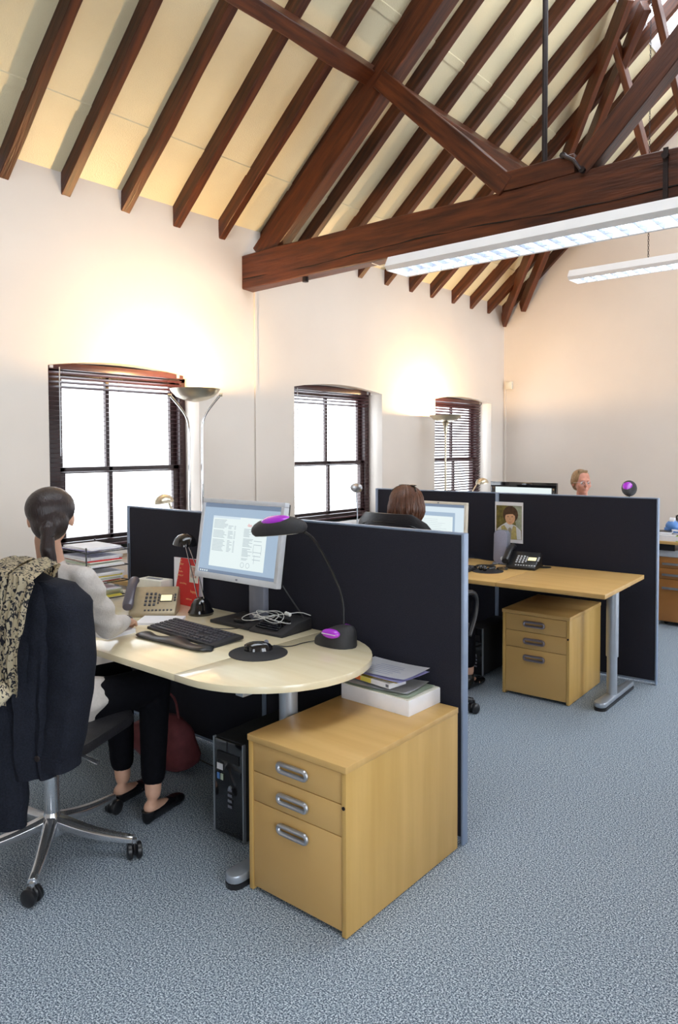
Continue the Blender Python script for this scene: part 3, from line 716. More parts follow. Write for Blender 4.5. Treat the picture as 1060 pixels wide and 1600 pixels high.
for p in (((-2.62, 2.43, 1.0), (-2.58, 2.45, .86), (-2.50, 2.45, ZD+.02)), ((-2.40, 2.38, .98), (-2.33, 2.42, .86), (-2.26, 2.44, ZD+.04))):
    tag(MB().tube(p, .0035, 6, 2).build('monitor_cable', black), 'black cable looping down behind the %s of the near monitor' % ('left side' if p[0][0] < -2.5 else 'right side'), 'cable')

# ------------------------------------------------------------------ purple desk lamps
def ovoid(b, c, r, Q=None, flat=-.35):
    rs = []
    prof = [(max(1e-3, math.sin(PI*i/12)), -math.cos(PI*i/12)) for i in range(13)]
    Q = Q or Matrix.Identity(4); Tm = Matrix.Translation(V(c)) @ Q
    b.rings([[Tm @ V((r[0]*q*math.cos(2*PI*k_/24), r[1]*q*math.sin(2*PI*k_/24), r[2]*max(z, flat))) for k_ in range(24)] for q, z in prof])
def purple_lamp(label, base, rz, head, stem, tiltQ, sc=1):
    t = thing('desk_lamp', label, 'desk lamp', base, rz)
    b = MB()
    # wedge base: high rounded back
    rs = []
    for i in range(13):
        u = i/12; x = (u-.42)*.20; wv = .062*math.sqrt(max(.03, 1-abs(2*u-1.0)**3)); h = .022+.068*math.sin(min(1, u*1.25)*PI/2)*(1 if u < .93 else .8)
        rs.append([(x, wv*math.cos(a), max(0, h*(max(0, math.sin(a))**.55) if math.sin(a) > 0 else 0)) for a in [PI*k_/14 for k_ in range(15)]])
    b.rings(rs); b.build('lamp_base', blackm, t, smooth=True)
    for s in (-1, 1):
        b = MB(); ovoid(b, (.035, s*.052, .058), (.045, .020, .020), T(rz=-.12*s), -1); bs = b.build('purple_inlay', purple, t, smooth=True)
    MB().bb(.0, .075, -.0725, -.0715, .058, .061).build('switch_line', white_en, t)
    MB().tube(stem, .0055, 10, 2).build('lamp_stem', black, t, smooth=True)
    b = MB(); ovoid(b, head, (.138*sc, .056, .052*sc), tiltQ, -.45); hd = b.build('lamp_head', blackm, t, smooth=True)
    b = MB(); ovoid(b, V(head)+tiltQ @ V((.0, -.008, .030*sc)), (.080*sc, .040, .027*sc), tiltQ, -1); b.build('purple_inlay', purple, hd, smooth=True)
    MB(Matrix.Translation(V(head)) @ tiltQ).bb(-.08, .08, -.02, .02, -.026, -.022).build('lamp_diffuser', cream_p, hd)
    return t
purple_lamp('near desk lamp, large black head with a purple oval inlay over the rounded desk end', (-2.005, 2.33, ZD), R(0), (-.115, -.20, .492), [(.045, .02, .08), (.04, .025, .19), (.02, -.02, .305), (.015, -.08, .395), (.02, -.14, .46), (.01, -.18, .487)], T(ry=R(-7), rz=R(8)))
purple_lamp('far desk lamp, only its small purple and black head showing above the partition', (-1.93, 5.70, ZD), R(-70), (-.02, .0, .505), [(.05, .0, .08), (.07, 0, .2), (.06, 0, .35), (.03, 0, .44), (0, 0, .48)], T(ry=R(38)), .62)

# ------------------------------------------------------------------ black ball desk lamp, red card, phone, pads, tray
t = thing('desk_lamp', 'small black desk lamp with a domed shade on two chrome rods', 'desk lamp', (-2.87, 2.335, ZD))
MB().lathe([(.062, 0), (.064, .012), (.058, .022), (.052, .03), (.048, .05), (.032, .075), (.012, .085)], (0, 0, 0), 28).build('lamp_base', gloss, t, smooth=True)
for s in (-1, 1):
    MB().tube([(s*.025, 0, .08), (s*.025-.05, 0, .22), (-.11+s*.01, 0, .345)], .003, 8).build('lamp_rod', chrome, t, smooth=True)
MB().lathe([(.060, 0), (.059, .008), (.052, .030), (.036, .048), (.012, .056), (.010, .052), (.034, .044), (.049, .028), (.056, .008), (.057, 0)], (-.12, 0, .335), 28, T(ry=.1)).build('lamp_shade', gloss, t, smooth=True)
MB().cyl((-.12, 0, .338), (-.12, 0, .375), .018).build('bulb_holder', black, t)

t = thing('greeting_card', 'standing red greeting card with gold lettering behind the near phone', 'greeting card', (-3.09, 2.415, ZD), R(0))
MB(T(rx=R(-3))).bb(-.10, .10, -.001, .001, 0, .245).build('front_leaf', red_c, t)
MB(T(-.10, 0, 0, rz=R(9), rx=R(-1))).bb(0, .20, 0, .002, 0, .245).build('back_leaf', paper, t)
fm = T(rx=R(-3))
MB(fm).bb(.025, .095, -.0022, -.001, .125, .212).build('picture_panel', paper2, t)
MB(fm).bb(.035, .080, -.0028, -.0022, .150, .205).build('picture_print', mat('card_picture', (.55, .36, .30), .7, noise=(60, .5)), t)
gold_t = mat('gold_foil', (.85, .50, .22), .4, .3)
for s_, x_, z_, sz in (('To my', -.08, .228, .014), ('Mother', -.088, .208, .020), ('on', -.06, .187, .012), ('and thanks', -.09, .170, .013), ('Thinking of', -.088, .150, .013), ('you', -.09, .133, .013), ('something', -.055, .110, .013), ('happy', .035, .072, .020), ('with love', .0, .032, .013)):
    text('lettering', s_, sz, gold_t, t, fm @ T(x_, -.0015, z_, rx=PI/2), .0003)

def phone(label, x, y, z, rz, bodym, keym, hm, W=.225, D=.20, hb=.085, ear=True):
    t = thing('desk_phone', label, 'telephone', (x, y, z), rz)
    an = math.atan2(hb-.025, D)
    b = MB(); b.rings([[(-W/2, -D/2, 0), (W/2, -D/2, 0), (W/2, -D/2, .022), (-W/2, -D/2, .022)], [(-W/2, D/2-.03, 0), (W/2, D/2-.03, 0), (W/2, D/2-.03, hb), (-W/2, D/2-.03, hb)], [(-W/2, D/2, 0), (W/2, D/2, 0), (W/2, D/2, hb*.85), (-W/2, D/2, hb*.85)]])
    bd = b.build('phone_body', bodym, t, bevel=.007)
    an = math.atan2(hb-.022, D-.03)
    S_ = T(0, -D/2, .022, rx=an)
    q = None
    for i in range(4):
        for j in range(3):
            q = MB(S_).bb(-.045+j*.021, -.033+j*.021, .045+i*.024, .058+i*.024, -.001, .006).build('key', keym, t, bevel=.002)
    MB(S_).bb(.028, .090, .072, .118, -.001, .003).build('display_frame', blackm, t)
    MB(S_).bb(.032, .086, .076, .114, .002, .004).build('display', lcd_m, t)
    for i in range(4): MB(S_).bb(.018, .026, .058+i*.018, .068+i*.018, -.001, .005).build('side_key', keym, t)
    for i in range(3): MB(S_).bb(.096, .106, .075+i*.018, .085+i*.018, -.001, .005).build('side_key', keym, t)
    for i in range(8): MB(S_).bb(-.04+i*.018, -.03+i*.018, .012, .020, -.001, .003).build('line_key', keym, t)
    # handset lying along the left edge
    b = MB(); pts = [(-W/2-.005, -D/2+.01+u*(D-.0), .022+.028+u*(hb-.022)+.022*math.sin(PI*u)) for u in [i/12 for i in range(13)]]
    rs = []
    for i, p in enumerate(pts):
        u = i/12; wv = .024+.006*abs(2*u-1)**3; hv = .013+.012*abs(2*u-1)**4
        if i in (0, 12): wv *= .8; hv *= .7
        rs.append([(p[0]+wv*math.cos(a), p[1], p[2]+hv*math.sin(a)) for a in [2*PI*k_/14 for k_ in range(14)]])
    b.rings(rs); hs = b.build('handset', hm, t, smooth=True)
    # spiral cord
    pts = []
    for i in range(220):
        u = i/219; a = i*.9
        cx_ = -W/2-.005+(.03+.035*math.sin(PI*2*u))*(1-.2*u)-.03; cy_ = -D/2-.0-.085*math.sin(PI*u); 
        pts.append((cx_+.0045*math.cos(a), cy_+.001*u, .009+.0045*math.sin(a)))
    MB().tube(pts, .0016, 5).build('coiled_cord', hm, t, smooth=True)
    return t
phone('champagne-coloured desk phone with a dark handset beside the red card', -3.06, 2.20, ZD, R(44), gold_p, grey_k, mat('dark_handset', (.10, .09, .11), .3, .2), D=.175, hb=.125)
phone('black desk phone with grey keys on the far desk below the portrait', -2.27, 4.64, ZD, R(12), black, lgrey_p, black, W=.20, hb=.10)
bx = thing('tissue_box', 'small pale box standing behind the champagne desk phone', 'box', (-3.29, 2.365, ZD), R(10))
MB().bb(-.09, .09, -.045, .045, 0, .125).build('box_body', paper2, bx, bevel=.003)
MB().bb(-.05, .05, -.012, .012, .125, .127).build('opening', grey_p, bx)
def block(name, label, cat, x, y, z, w, d, h, rz, m, pages=True, group=None):
    t = thing(name, label, cat, (x, y, z), rz, group)
    MB().bb(-w/2, w/2, -d/2, d/2, h*.12, h*.88).build('pages', paper, t)
    MB().bb(-w/2-.001, w/2+.001, -d/2-.001, d/2+.001, h*.88, h).build('cover', m, t)
    MB().bb(-w/2-.001, w/2+.001, -d/2-.001, d/2+.001, 0, h*.12).build('back_cover', m, t)
    return t
block('notepad', 'white notepad lying flat behind the near keyboard', 'notepad', -2.895, 2.115, ZD, .20, .15, .010, R(38), paper)
block('notepad', 'thick white pad at the front edge of the near desk by the sitter', 'notepad', -2.90, 1.83, ZD, .20, .15, .018, R(5), paper)
block('open_book', 'pale open booklet on the desk under the sitter\'s forearm', 'booklet', -3.08, 1.93, ZD, .20, .19, .006, R(20), paper2)
# wire tray and stacked papers by the window
t = thing('letter_tray', 'black wire letter tray with stacked shelves at the left end of the near desk', 'letter tray', (-3.66, 2.22, ZD))
for yy in (2.09, 2.35):
    for xx in (-3.84, -3.50): MB().cyl((xx, yy, ZD), (xx, yy, 1.03), .004, 8).build('upright', black, t, world=True)
for zz in (.745, .83, .915, 1.0):
    MB().tube([(-3.84, 2.09, zz), (-3.50, 2.09, zz), (-3.50, 2.35, zz), (-3.84, 2.35, zz), (-3.84, 2.09, zz)], .003, 6).build('shelf_wire', black, t, world=True)
    for i in range(1, 8): MB().cyl((-3.84+i*.0425, 2.09, zz), (-3.84+i*.0425, 2.35, zz), .0015, 5).build('cross_wire', black, t, world=True)
tops = [yel_c, red_c, paper, lilac, paper2]
for ti, zz in enumerate((.749, .834, .919, 1.004)):
    z = zz
    for i in range(7 if ti < 3 else 3):
        th = random.uniform(.004, .009); m = random.choice([paper, paper, paper, paper2, green_c]) if i % 4 else tops[(ti+i) % 5]
        o = MB().bb(-.12, .14, -.10, .10, 0, th).build('paper_wad', m, bevel=.0)
        o.matrix_basis = T(-3.66+random.uniform(-.012, .02), 2.215+random.uniform(-.01, .01), z+.0005, random.uniform(-.06, .06)); z += th
        tag(o, 'papers in the %s shelf of the black wire letter tray, %s layer' % (('lowest', 'second', 'third', 'top')[ti], ('bottom', 'second', 'third', 'middle', 'fifth', 'sixth', 'uppermost')[i]), 'papers', 'paper wads in the letter tray')

# gold and silver lamps by the windows
def crane_lamp(label, bx_, by_, bz, hx, hy, hz, rad, hr, m, hd=.05):
    t = thing('desk_lamp', label, 'desk lamp', (bx_, by_, bz))
    MB().lathe([(.07, 0), (.07, .012), (.02, .022), (.01, .03)], (bx_, by_, bz), 24).build('lamp_base', m, t, world=True, smooth=True)
    MB().tube([(bx_, by_, bz+.02), (bx_, by_, bz+.25), (bx_+(hx-bx_)*.55, by_+(hy-by_)*.55, hz-.03), (hx, hy, hz)], rad, 8, 1).build('lamp_arm', m, t, world=True, smooth=True)
    MB().lathe([(hr, 0), (hr*.97, hd*.3), (hr*.75, hd*.75), (hr*.3, hd), (.006, hd*1.05), (.006, hd*.95), (hr*.7, hd*.68), (hr*.93, hd*.26), (hr*.96, 0)], (hx, hy, hz-hd*.5), 24, T(rx=.15)).build('lamp_shade', m, t, world=True, smooth=True)
    return t
t = thing('side_table', 'low shelf table under the nearest window behind the partition', 'table', (-3.9, 3.3, 0))
MB().bb(-4.15, -3.66, 2.62, 3.0, ZD-.03, ZD).build('table_top', beech, t, world=True, bevel=.002)
for xx in (-4.1, -3.72):
    for yy in (2.66, 2.96): MB().cyl((xx, yy, 0), (xx, yy, ZD-.03), .015).build('leg', alu, t, world=True)
crane_lamp('pale gold desk lamp peeping over the near partition in front of the window', -3.80, 2.92, ZD, -3.86, 2.85, 1.235, .007, .065, brass)
t = thing('desk_lamp', 'slim silver desk lamp with an upright oval head below the middle window', 'desk lamp', (-3.42, 4.25, ZD))
MB().lathe([(.06, 0), (.06, .01), (.01, .02)], (0, 0, 0), 24).build('lamp_base', alu, t, smooth=True)
MB().tube([(0, 0, .015), (.01, 0, .3), (0, 0, .49)], .0045, 8, 1).build('lamp_arm', alu, t, smooth=True)
b = MB(); b.ell((0, 0, .525), (.055, .028, .036), 18, T(rx=.2)); b.build('lamp_head', alu_d, t, smooth=True)
crane_lamp('pale gold desk lamp at the foot of the farthest window', -3.55, 6.05, ZD, -3.70, 6.62, 1.215, .006, .065, brass)

# ------------------------------------------------------------------ far desk items
keyboard('black keyboard on the far desk, half hidden by the near partition', -2.70, 4.28, ZD, R(3.5), .46)
o = MB().lathe([(.105, 0), (.105, .003), (.001, .004)], (0, 0, 0), 36).build('mouse_mat', blackm, smooth=True); o.matrix_basis = T(-2.395, 4.36, ZD); tag(o, 'round black mouse mat on the far desk before the grey speaker', 'mouse mat')
t = thing('headset', 'black headset with shiny ear pieces resting on the far mouse mat', 'headset', (-2.40, 4.36, ZD+.004))
MB().tube([(-.07, -.03, .02), (-.085, .02, .022), (-.05, .06, .022), (.02, .06, .022), (.055, .02, .022), (.03, -.03, .02)], .008, 8, 2).build('headband', black, t, smooth=True)
for p in ((-.02, -.045, .022), (.015, -.055, .022)): MB().ell(p, (.018, .018, .018), 12).build('ear_piece', gloss, t, smooth=True)
MB().tube([(-.01, -.04, .03), (.05, -.01, .045), (.075, .03, .05)], .005, 6, 1).build('microphone_boom', black, t, smooth=True)
t = thing('speaker', 'upright grey computer speaker beside the far phone', 'speaker', (-2.465, 4.66, ZD), R(14))
Qs = T(0, 0, .004, rx=R(-5))
MB(Qs @ T(0, 0, .12, rx=PI/2)).prism(rrect(.088, .225, .03), -.012, .0).build('speaker_grille', mat('grey_mesh', (.28, .28, .36), .6, noise=(600, .3)), t, bevel=.003)
MB(Qs @ T(0, 0, .12, rx=PI/2)).prism(rrect(.10, .235, .034), -.105, -.010).build('speaker_body', grey_p, t, bevel=.008)
MB(Qs @ T(.02, -.0, .04, rx=PI/2)).lathe([(.014, 0), (.014, .006), (.004, .008)], n=18).build('volume_knob', lgrey_p, t, smooth=True)
MB().bb(-.05, .05, -.01, .09, 0, .012).build('speaker_foot', grey_p, t, bevel=.003)
tag(MB().tube([(-2.95, 4.55, ZD+.006), (-2.8, 4.60, ZD+.006), (-2.72, 4.72, ZD+.02), (-2.60, 4.74, ZD+.006), (-2.52, 4.76, ZD+.006)], .003, 6, 2).build('speaker_cable', black), 'black cable winding across the far desk behind the speaker', 'cable')
tag(MB().tube([(-2.34, 4.78, ZD+.006), (-2.27, 4.79, ZD+.012), (-2.20, 4.77, ZD+.006)], .010, 8, 2).build('adapter_lead', black), 'thick black lead lying beside the far desk grommet', 'cable')
# portrait pinned to the partition
t = thing('portrait_photo', 'white-bordered colour portrait of a smiling child pinned to the far partition', 'photo', (-2.505, yfar(-2.505)-.0195, 1.006), R(4))
W_, H_ = .215, .295
MB().bb(-W_/2, W_/2, -.001, .0005, -H_/2, H_/2).build('photo_paper', paper, t)
pm = lambda n_, c_, ns=.15: mat('photo_'+n_, c_, .6, noise=(40, ns))
def flat(nm, pts, m, lay): MB(T(0, -.001-.0003*lay, 0, rx=PI/2)).prism(pts, 0, .0003).build(nm, m, t)
flat('backdrop', [(-.098, -.122), (.098, -.122), (.098, .122), (-.098, .122)], pm('backdrop', (.16, .13, .03), .5), 1)
flat('backdrop_panel', [(.06, -.05), (.098, -.05), (.098, .12), (.03, .12)], pm('pale_backdrop', (.33, .36, .26), .2), 2)
flat('shirt', [(-.095, -.12), (.095, -.12), (.092, -.055), (.05, -.02), (-.02, -.0), (-.06, -.025), (-.09, -.05)], pm('shirt', (.72, .74, .76), .05), 3)
flat('waistcoat', [(-.045, -.12), (.062, -.12), (.055, -.03), (.035, -.02), (.012, -.085), (-.035, -.02), (-.06, -.03)], pm('waistcoat', (.50, .43, .17), .2), 4)
flat('tie', [(.004, -.12), (.018, -.12), (.022, -.045), (.008, -.035), (-.004, -.045)], pm('tie', (.33, .31, .24)), 5)
flat('hair', [(.012+.058*math.cos(a), .058+.062*math.sin(a)) for a in [2*PI*i/24 for i in range(24)]], pm('hair', (.075, .035, .015), .4), 5)
flat('face', [(.010+.038*math.cos(a), .035+.05*math.sin(a)) for a in [2*PI*i/24 for i in range(24)]], pm('face', (.72, .42, .24), .08), 6)
flat('fringe', [(-.035, .04), (-.028, .085), (.01, .10), (.045, .085), (.056, .035), (.046, .050), (.03, .062), (.0, .060), (-.02, .056)], pm('hair', (.075, .035, .015), .4), 7)
for x_ in (-.006, .026): flat('eye', [(x_+.005*math.cos(a), .043+.003*math.sin(a)) for a in [2*PI*i/10 for i in range(10)]], pm('dark', (.05, .03, .03)), 8)
flat('mouth', [(-.006, .006), (.01, -.001), (.028, .006), (.01, .003)], pm('lips', (.40, .09, .07)), 8)
flat('nose', [(.008, .034), (.014, .020), (.006, .020)], pm('nose_shade', (.50, .25, .14)), 8)

# ------------------------------------------------------------------ PC towers
def tower(label, x, y, z, rz, W, D, H):
    t = thing('computer_tower', label, 'computer', (x, y, z), rz)
    MB().bb(-W/2, W/2, .01, D, 0, H).build('case', blackm, t, bevel=.004)
    MB().bb(-W/2+.004, W/2-.004, 0, .012, .004, H-.004).build('front_panel', gloss, t, bevel=.003)
    for s in (-1, 1): MB().bb(s*W/2-.003, s*W/2+.003, -.002, .012, 0, H).build('silver_edge', alu, t)
    MB().bb(-W/2+.02, W/2-.02, -.004, 0, H-.085, H-.05).build('drive_bay', black, t)
    MB().bb(-W/2+.022, -W/2+.055, -.005, -.003, H-.125, H-.100).build('sticker', paper, t)
    MB().bb(-W/2+.022, -W/2+.036, -.005, -.003, H-.165, H-.140).build('sticker', blue_p, t)
    MB().bb(-W/2+.042, -W/2+.056, -.005, -.003, H-.165, H-.140).build('sticker', green_c, t)
    for i in range(4): MB().bb(.0, .022, -.005, -.002, H-.20-i*.022, H-.19-i*.022).build('port', grey_p, t)
    MB().cyl((.012, .001, H-.185), (.012, -.006, H-.185), .007, 12).build('power_button', alu, t)
    for a in (-W/2+.02, W/2-.02):
        for c in (.04, D-.04): MB().cyl((a, c, -.012), (a, c, 0), .012, 8).build('rubber_foot', black, t)
    return t
tower('black computer tower under the near desk beside the drawer unit', -2.195, 1.915, .012, R(2), .165, .42, .385)
tower('black computer tower under the far desk in the second bay', -2.505, 4.38, .012, R(2), .125, .42, .32)
# pink bag under near desk
b = MB(); b.ell((0, 0, .13), (.20, .09, .14), 20, T(rx=.0)); bg_ = b.build('bag_body', pinkp, smooth=True)
root = thing('handbag', 'dusky pink soft bag on the floor under the near desk', 'bag', (-2.93, 2.15, 0), R(15))
bg_.parent = root
for v in bg_.data.vertices:
    v.co.z = max(0, v.co.z); v.co.x += .02*math.sin(v.co.z*30); v.co.y += .01*math.sin(v.co.x*40)
MB().tube([(-.10, 0, .25), (-.07, .02, .36), (.05, .02, .37), (.09, 0, .25)], .006, 8, 2).build('bag_strap', pinkp, root, smooth=True)
MB().tube([(-.19, .1, .0)]*1+[(-.19, .1, .012), (-.05, .16, .012), (.3, .14, .012), (.55, .18, .012)], .004, 6, 1).build('x', black).name = 'floor_cable'
fc = bpy.data.objects['floor_cable']; fc.matrix_basis = T(-2.9, 2.15, 0); tag(fc, 'black cable lying on the carpet under the near desk', 'cable')

# ------------------------------------------------------------------ office chairs
def seat_pad(w, d, h, r, crown=.02, n=4):
    b = MB(); o = rrect(w, d, r, 6)
    sc = [(.90, -h/2), (.98, -h*.30), (1, 0), (.98, h*.30), (.90, h/2), (.5, h/2+crown), (.05, h/2+crown*1.1)]
    b.rings([[(x*s, y*s, z) for x, y in o] for s, z in sc]); return b
def chair(label, x, y, rz, arms, back_h, back_z, top_w, starrot, m_back, basem, high=False):
    t = thing('office_chair', label, 'office chair', (x, y, 0), rz, 'swivel office chairs')
    # star base
    sb = MB(); sb.lathe([(.045, .075), (.05, .10), (.035, .135), (.028, .16)], (0, 0, 0), 20).build('base_hub', basem, t, smooth=True)
    for i in range(5):
        a = starrot+i*2*PI/5; Q = T(rz=a); b = MB(Q)
        rs = []
        for u in [j/8 for j in range(9)]:
            xx = .03+u*.30; zz = .125-.05*u-.012*math.sin(PI*u); wv = .026-.010*u; hv = .022-.010*u
            rs.append([(xx, wv*c_, zz+hv*s_) for c_, s_ in ((-1, -1), (1, -1), (1, .3), (.55, 1), (-.55, 1), (-1, .3))])
        b.rings(rs); arm = b.build('base_arm', basem, t, bevel=.002)
        cs = thing('caster', None, None, (0, 0, 0)); cs.parent = t; cs.matrix_basis = Q @ T(.332, 0, 0, rz=1.1+i)
        for s in (-1, 1):
            MB(T(0, s*.017, .030, rx=PI/2)).lathe([(.004, -.010), (.024, -.010), (.030, -.006), (.030, .006), (.024, .010), (.004, .010)], n=22).build('wheel', black, cs, smooth=True)
        MB().ell((0, 0, .038), (.027, .010, .026), 14).build('hood', black, cs, smooth=True)
        MB().cyl((0, 0, .05), (0, 0, .075), .010, 10).build('pin', basem, cs)
    MB().cyl((0, 0, .14), (0, 0, .30), .028, 20).build('gas_column', basem, t, smooth=True)
    MB().cyl((0, 0, .29), (0, 0, .40), .019, 16).build('piston', chrome, t, smooth=True)
    MB().bb(-.07, .07, -.12, .10, .395, .44).build('mechanism', black, t, bevel=.01)
    MB().tube([(.05, 0, .405), (.16, -.02, .40), (.23, -.03, .385)], .008, 8).build('lever', basem, t, smooth=True)
    b = seat_pad(.50, .47, .06, .10); b.M = Matrix.Identity(4)
    s_ = b.build('seat', m_back, t, smooth=True); s_.matrix_basis = T(0, .02, .475)
    MB().tube([(0, -.10, .42), (0, -.24, .42), (0, -.29, .50), (0, -.27, .66)], .022, 10, 2).build('back_bar', black, t, smooth=True)
    # backrest: rounded curved slab
    b = MB(); N = 14; rs = []
    for j in range(N+1):
        v = j/N; z = back_z+back_h*v; wv = (top_w/2)*(1-.0*v)*(1-(abs(2*v-1)**6)*.42)
        dy = -.235-.06*(v-.3)**2-.05*v*(1 if high else .6); th = .034*(1-abs(2*v-1)**6*.6)
        ring = []
        for k_ in range(24):
            a = 2*PI*k_/24; cx_ = wv*(abs(math.cos(a))**.7)*(1 if math.cos(a) >= 0 else -1)
            ring.append((cx_, dy+.05*(cx_/.25)**2+th*math.sin(a), z))
        rs.append(ring)
    b.rings(rs); bk = b.build('backrest', m_back, t, smooth=True)
    if high:
        MB().tube([(-.23, -.325+.06, back_z+back_h-.10), (-.18, -.33+.03, back_z+back_h-.06), (0, -.335, back_z+back_h-.045), (.18, -.33+.03, back_z+back_h-.06), (.23, -.325+.06, back_z+back_h-.10)], .005, 6, 2).build('piping', black, bk, smooth=True)
    if arms:
        for s in (-1, 1):
            MB().tube([(s*.24, .02, .45), (s*.31, .0, .47), (s*.32, -.10, .58), (s*.32, -.12, .70), (s*.32, .0, .725), (s*.32, .12, .71), (s*.32, .13, .60), (s*.32, .05, .47)], .016, 10, 2).build('armrest', black, t, smooth=True)
    return t
chair('swivel chair in the foreground draped with a dark jacket, polished five-star base', -2.65, 1.42, R(24), False, .52, .56, .50, R(-40-24), leather, mat('polished_aluminium', (.70, .71, .74), .18, .9))
chair('black leather high-backed armchair in the second bay', -2.47, 3.66, R(-2), True, .66, .52, .58, R(20), leather, black, True)
chair('black swivel chair behind the far partition under the man', -2.61, 6.56, R(187), False, .50, .55, .46, R(10), leather, black)

# ------------------------------------------------------------------ people
def blob(name, parts, m, parent, voxel=.009, smooth=4, post=None):
    """union of tapered capsules ('c',p0,r0,p1,r1) and ellipsoids ('e',c,(rx,ry,rz),rotx)"""
    bm_all = bmesh.new()
    for p in parts:
        if p[0] == 'c':
            _, p0, a, p1, c_ = p; b2 = bmesh.new()
            for q, r_ in ((V(p0), a), (V(p1), c_)):
                for i in range(7):
                    th = PI*i/6
                    for j in range(10 if 0 < i < 6 else 1):
                        ph = 2*PI*j/10; b2.verts.new(q+V((math.sin(th)*math.cos(ph), math.sin(th)*math.sin(ph), math.cos(th)))*r_)
            bmesh.ops.convex_hull(b2, input=b2.verts[:], use_existing_faces=False)
            loose = [v for v in b2.verts if not v.link_faces]
            bmesh.ops.delete(b2, geom=loose, context='VERTS')
        else:
            b2 = bmesh.new(); bmesh.ops.create_icosphere(b2, subdivisions=3, radius=1)
            rx_ = p[3] if len(p) > 3 else 0; rz_ = p[4] if len(p) > 4 else 0
            Mx = T(*p[1], rz=rz_, rx=rx_) @ Matrix.Diagonal((*p[2], 1)); bmesh.ops.transform(b2, matrix=Mx, verts=b2.verts[:])
        me = bpy.data.meshes.new('tmp'); b2.to_mesh(me); b2.free(); bm_all.from_mesh(me); bpy.data.meshes.remove(me)
    me = bpy.data.meshes.new('tmp'); bm_all.to_mesh(me); bm_all.free()
    o = bpy.data.objects.new('tmp', me); COL.objects.link(o)
    rm = o.modifiers.new('r', 'REMESH'); rm.mode = 'VOXEL'; rm.voxel_size = voxel
    sm_ = o.modifiers.new('s', 'SMOOTH'); sm_.iterations = smooth; sm_.factor = .5
    dg = bpy.context.evaluated_depsgraph_get(); me2 = bpy.data.meshes.new_from_object(o.evaluated_get(dg))
    bpy.data.objects.remove(o); bpy.data.meshes.remove(me)
    if post:
        for v in me2.vertices: v.co = post(v.co.copy())
    me2.materials.clear(); me2.materials.append(m); me2.shade_smooth(); me2.name = name
    ob = bpy.data.objects.new(name, me2); COL.objects.link(ob); ob.parent = parent
    return ob
def lerp(a, b_, t_): return tuple(a[i]+(b_[i]-a[i])*t_ for i in range(3))
def hand(base, fwd, side, downv=(0, 0, -1), curl=.3):
    f_, s_, d_ = V(fwd).normalized(), V(side).normalized(), V(downv).normalized(); b_ = V(base); P = []
    palm = b_+f_*.045
    P.append(('c', tuple(b_), .020, tuple(palm-s_*.018), .018)); P.append(('c', tuple(b_), .020, tuple(palm+s_*.020), .017)); P.append(('c', tuple(palm-s_*.018), .017, tuple(palm+s_*.020+f_*.012), .016))
    for i, L in enumerate((.066, .076, .072, .056)):
        k_ = palm+f_*.022+s_*(-.030+.020*i)
        k2 = k_+f_*L*.5+d_*L*.12*curl*2; k3 = k2+f_*L*.42+d_*L*.45*curl*2
        P += [('c', tuple(k_), .0095, tuple(k2), .0088), ('c', tuple(k2), .0088, tuple(k3), .0075)]
    th = b_+f_*.012-s_*.022; t2 = th+f_*.030-s_*.026; t3 = t2+f_*.026-s_*.006+d_*.006
    P += [('c', tuple(th), .013, tuple(t2), .011), ('c', tuple(t2), .011, tuple(t3), .009)]
    return P
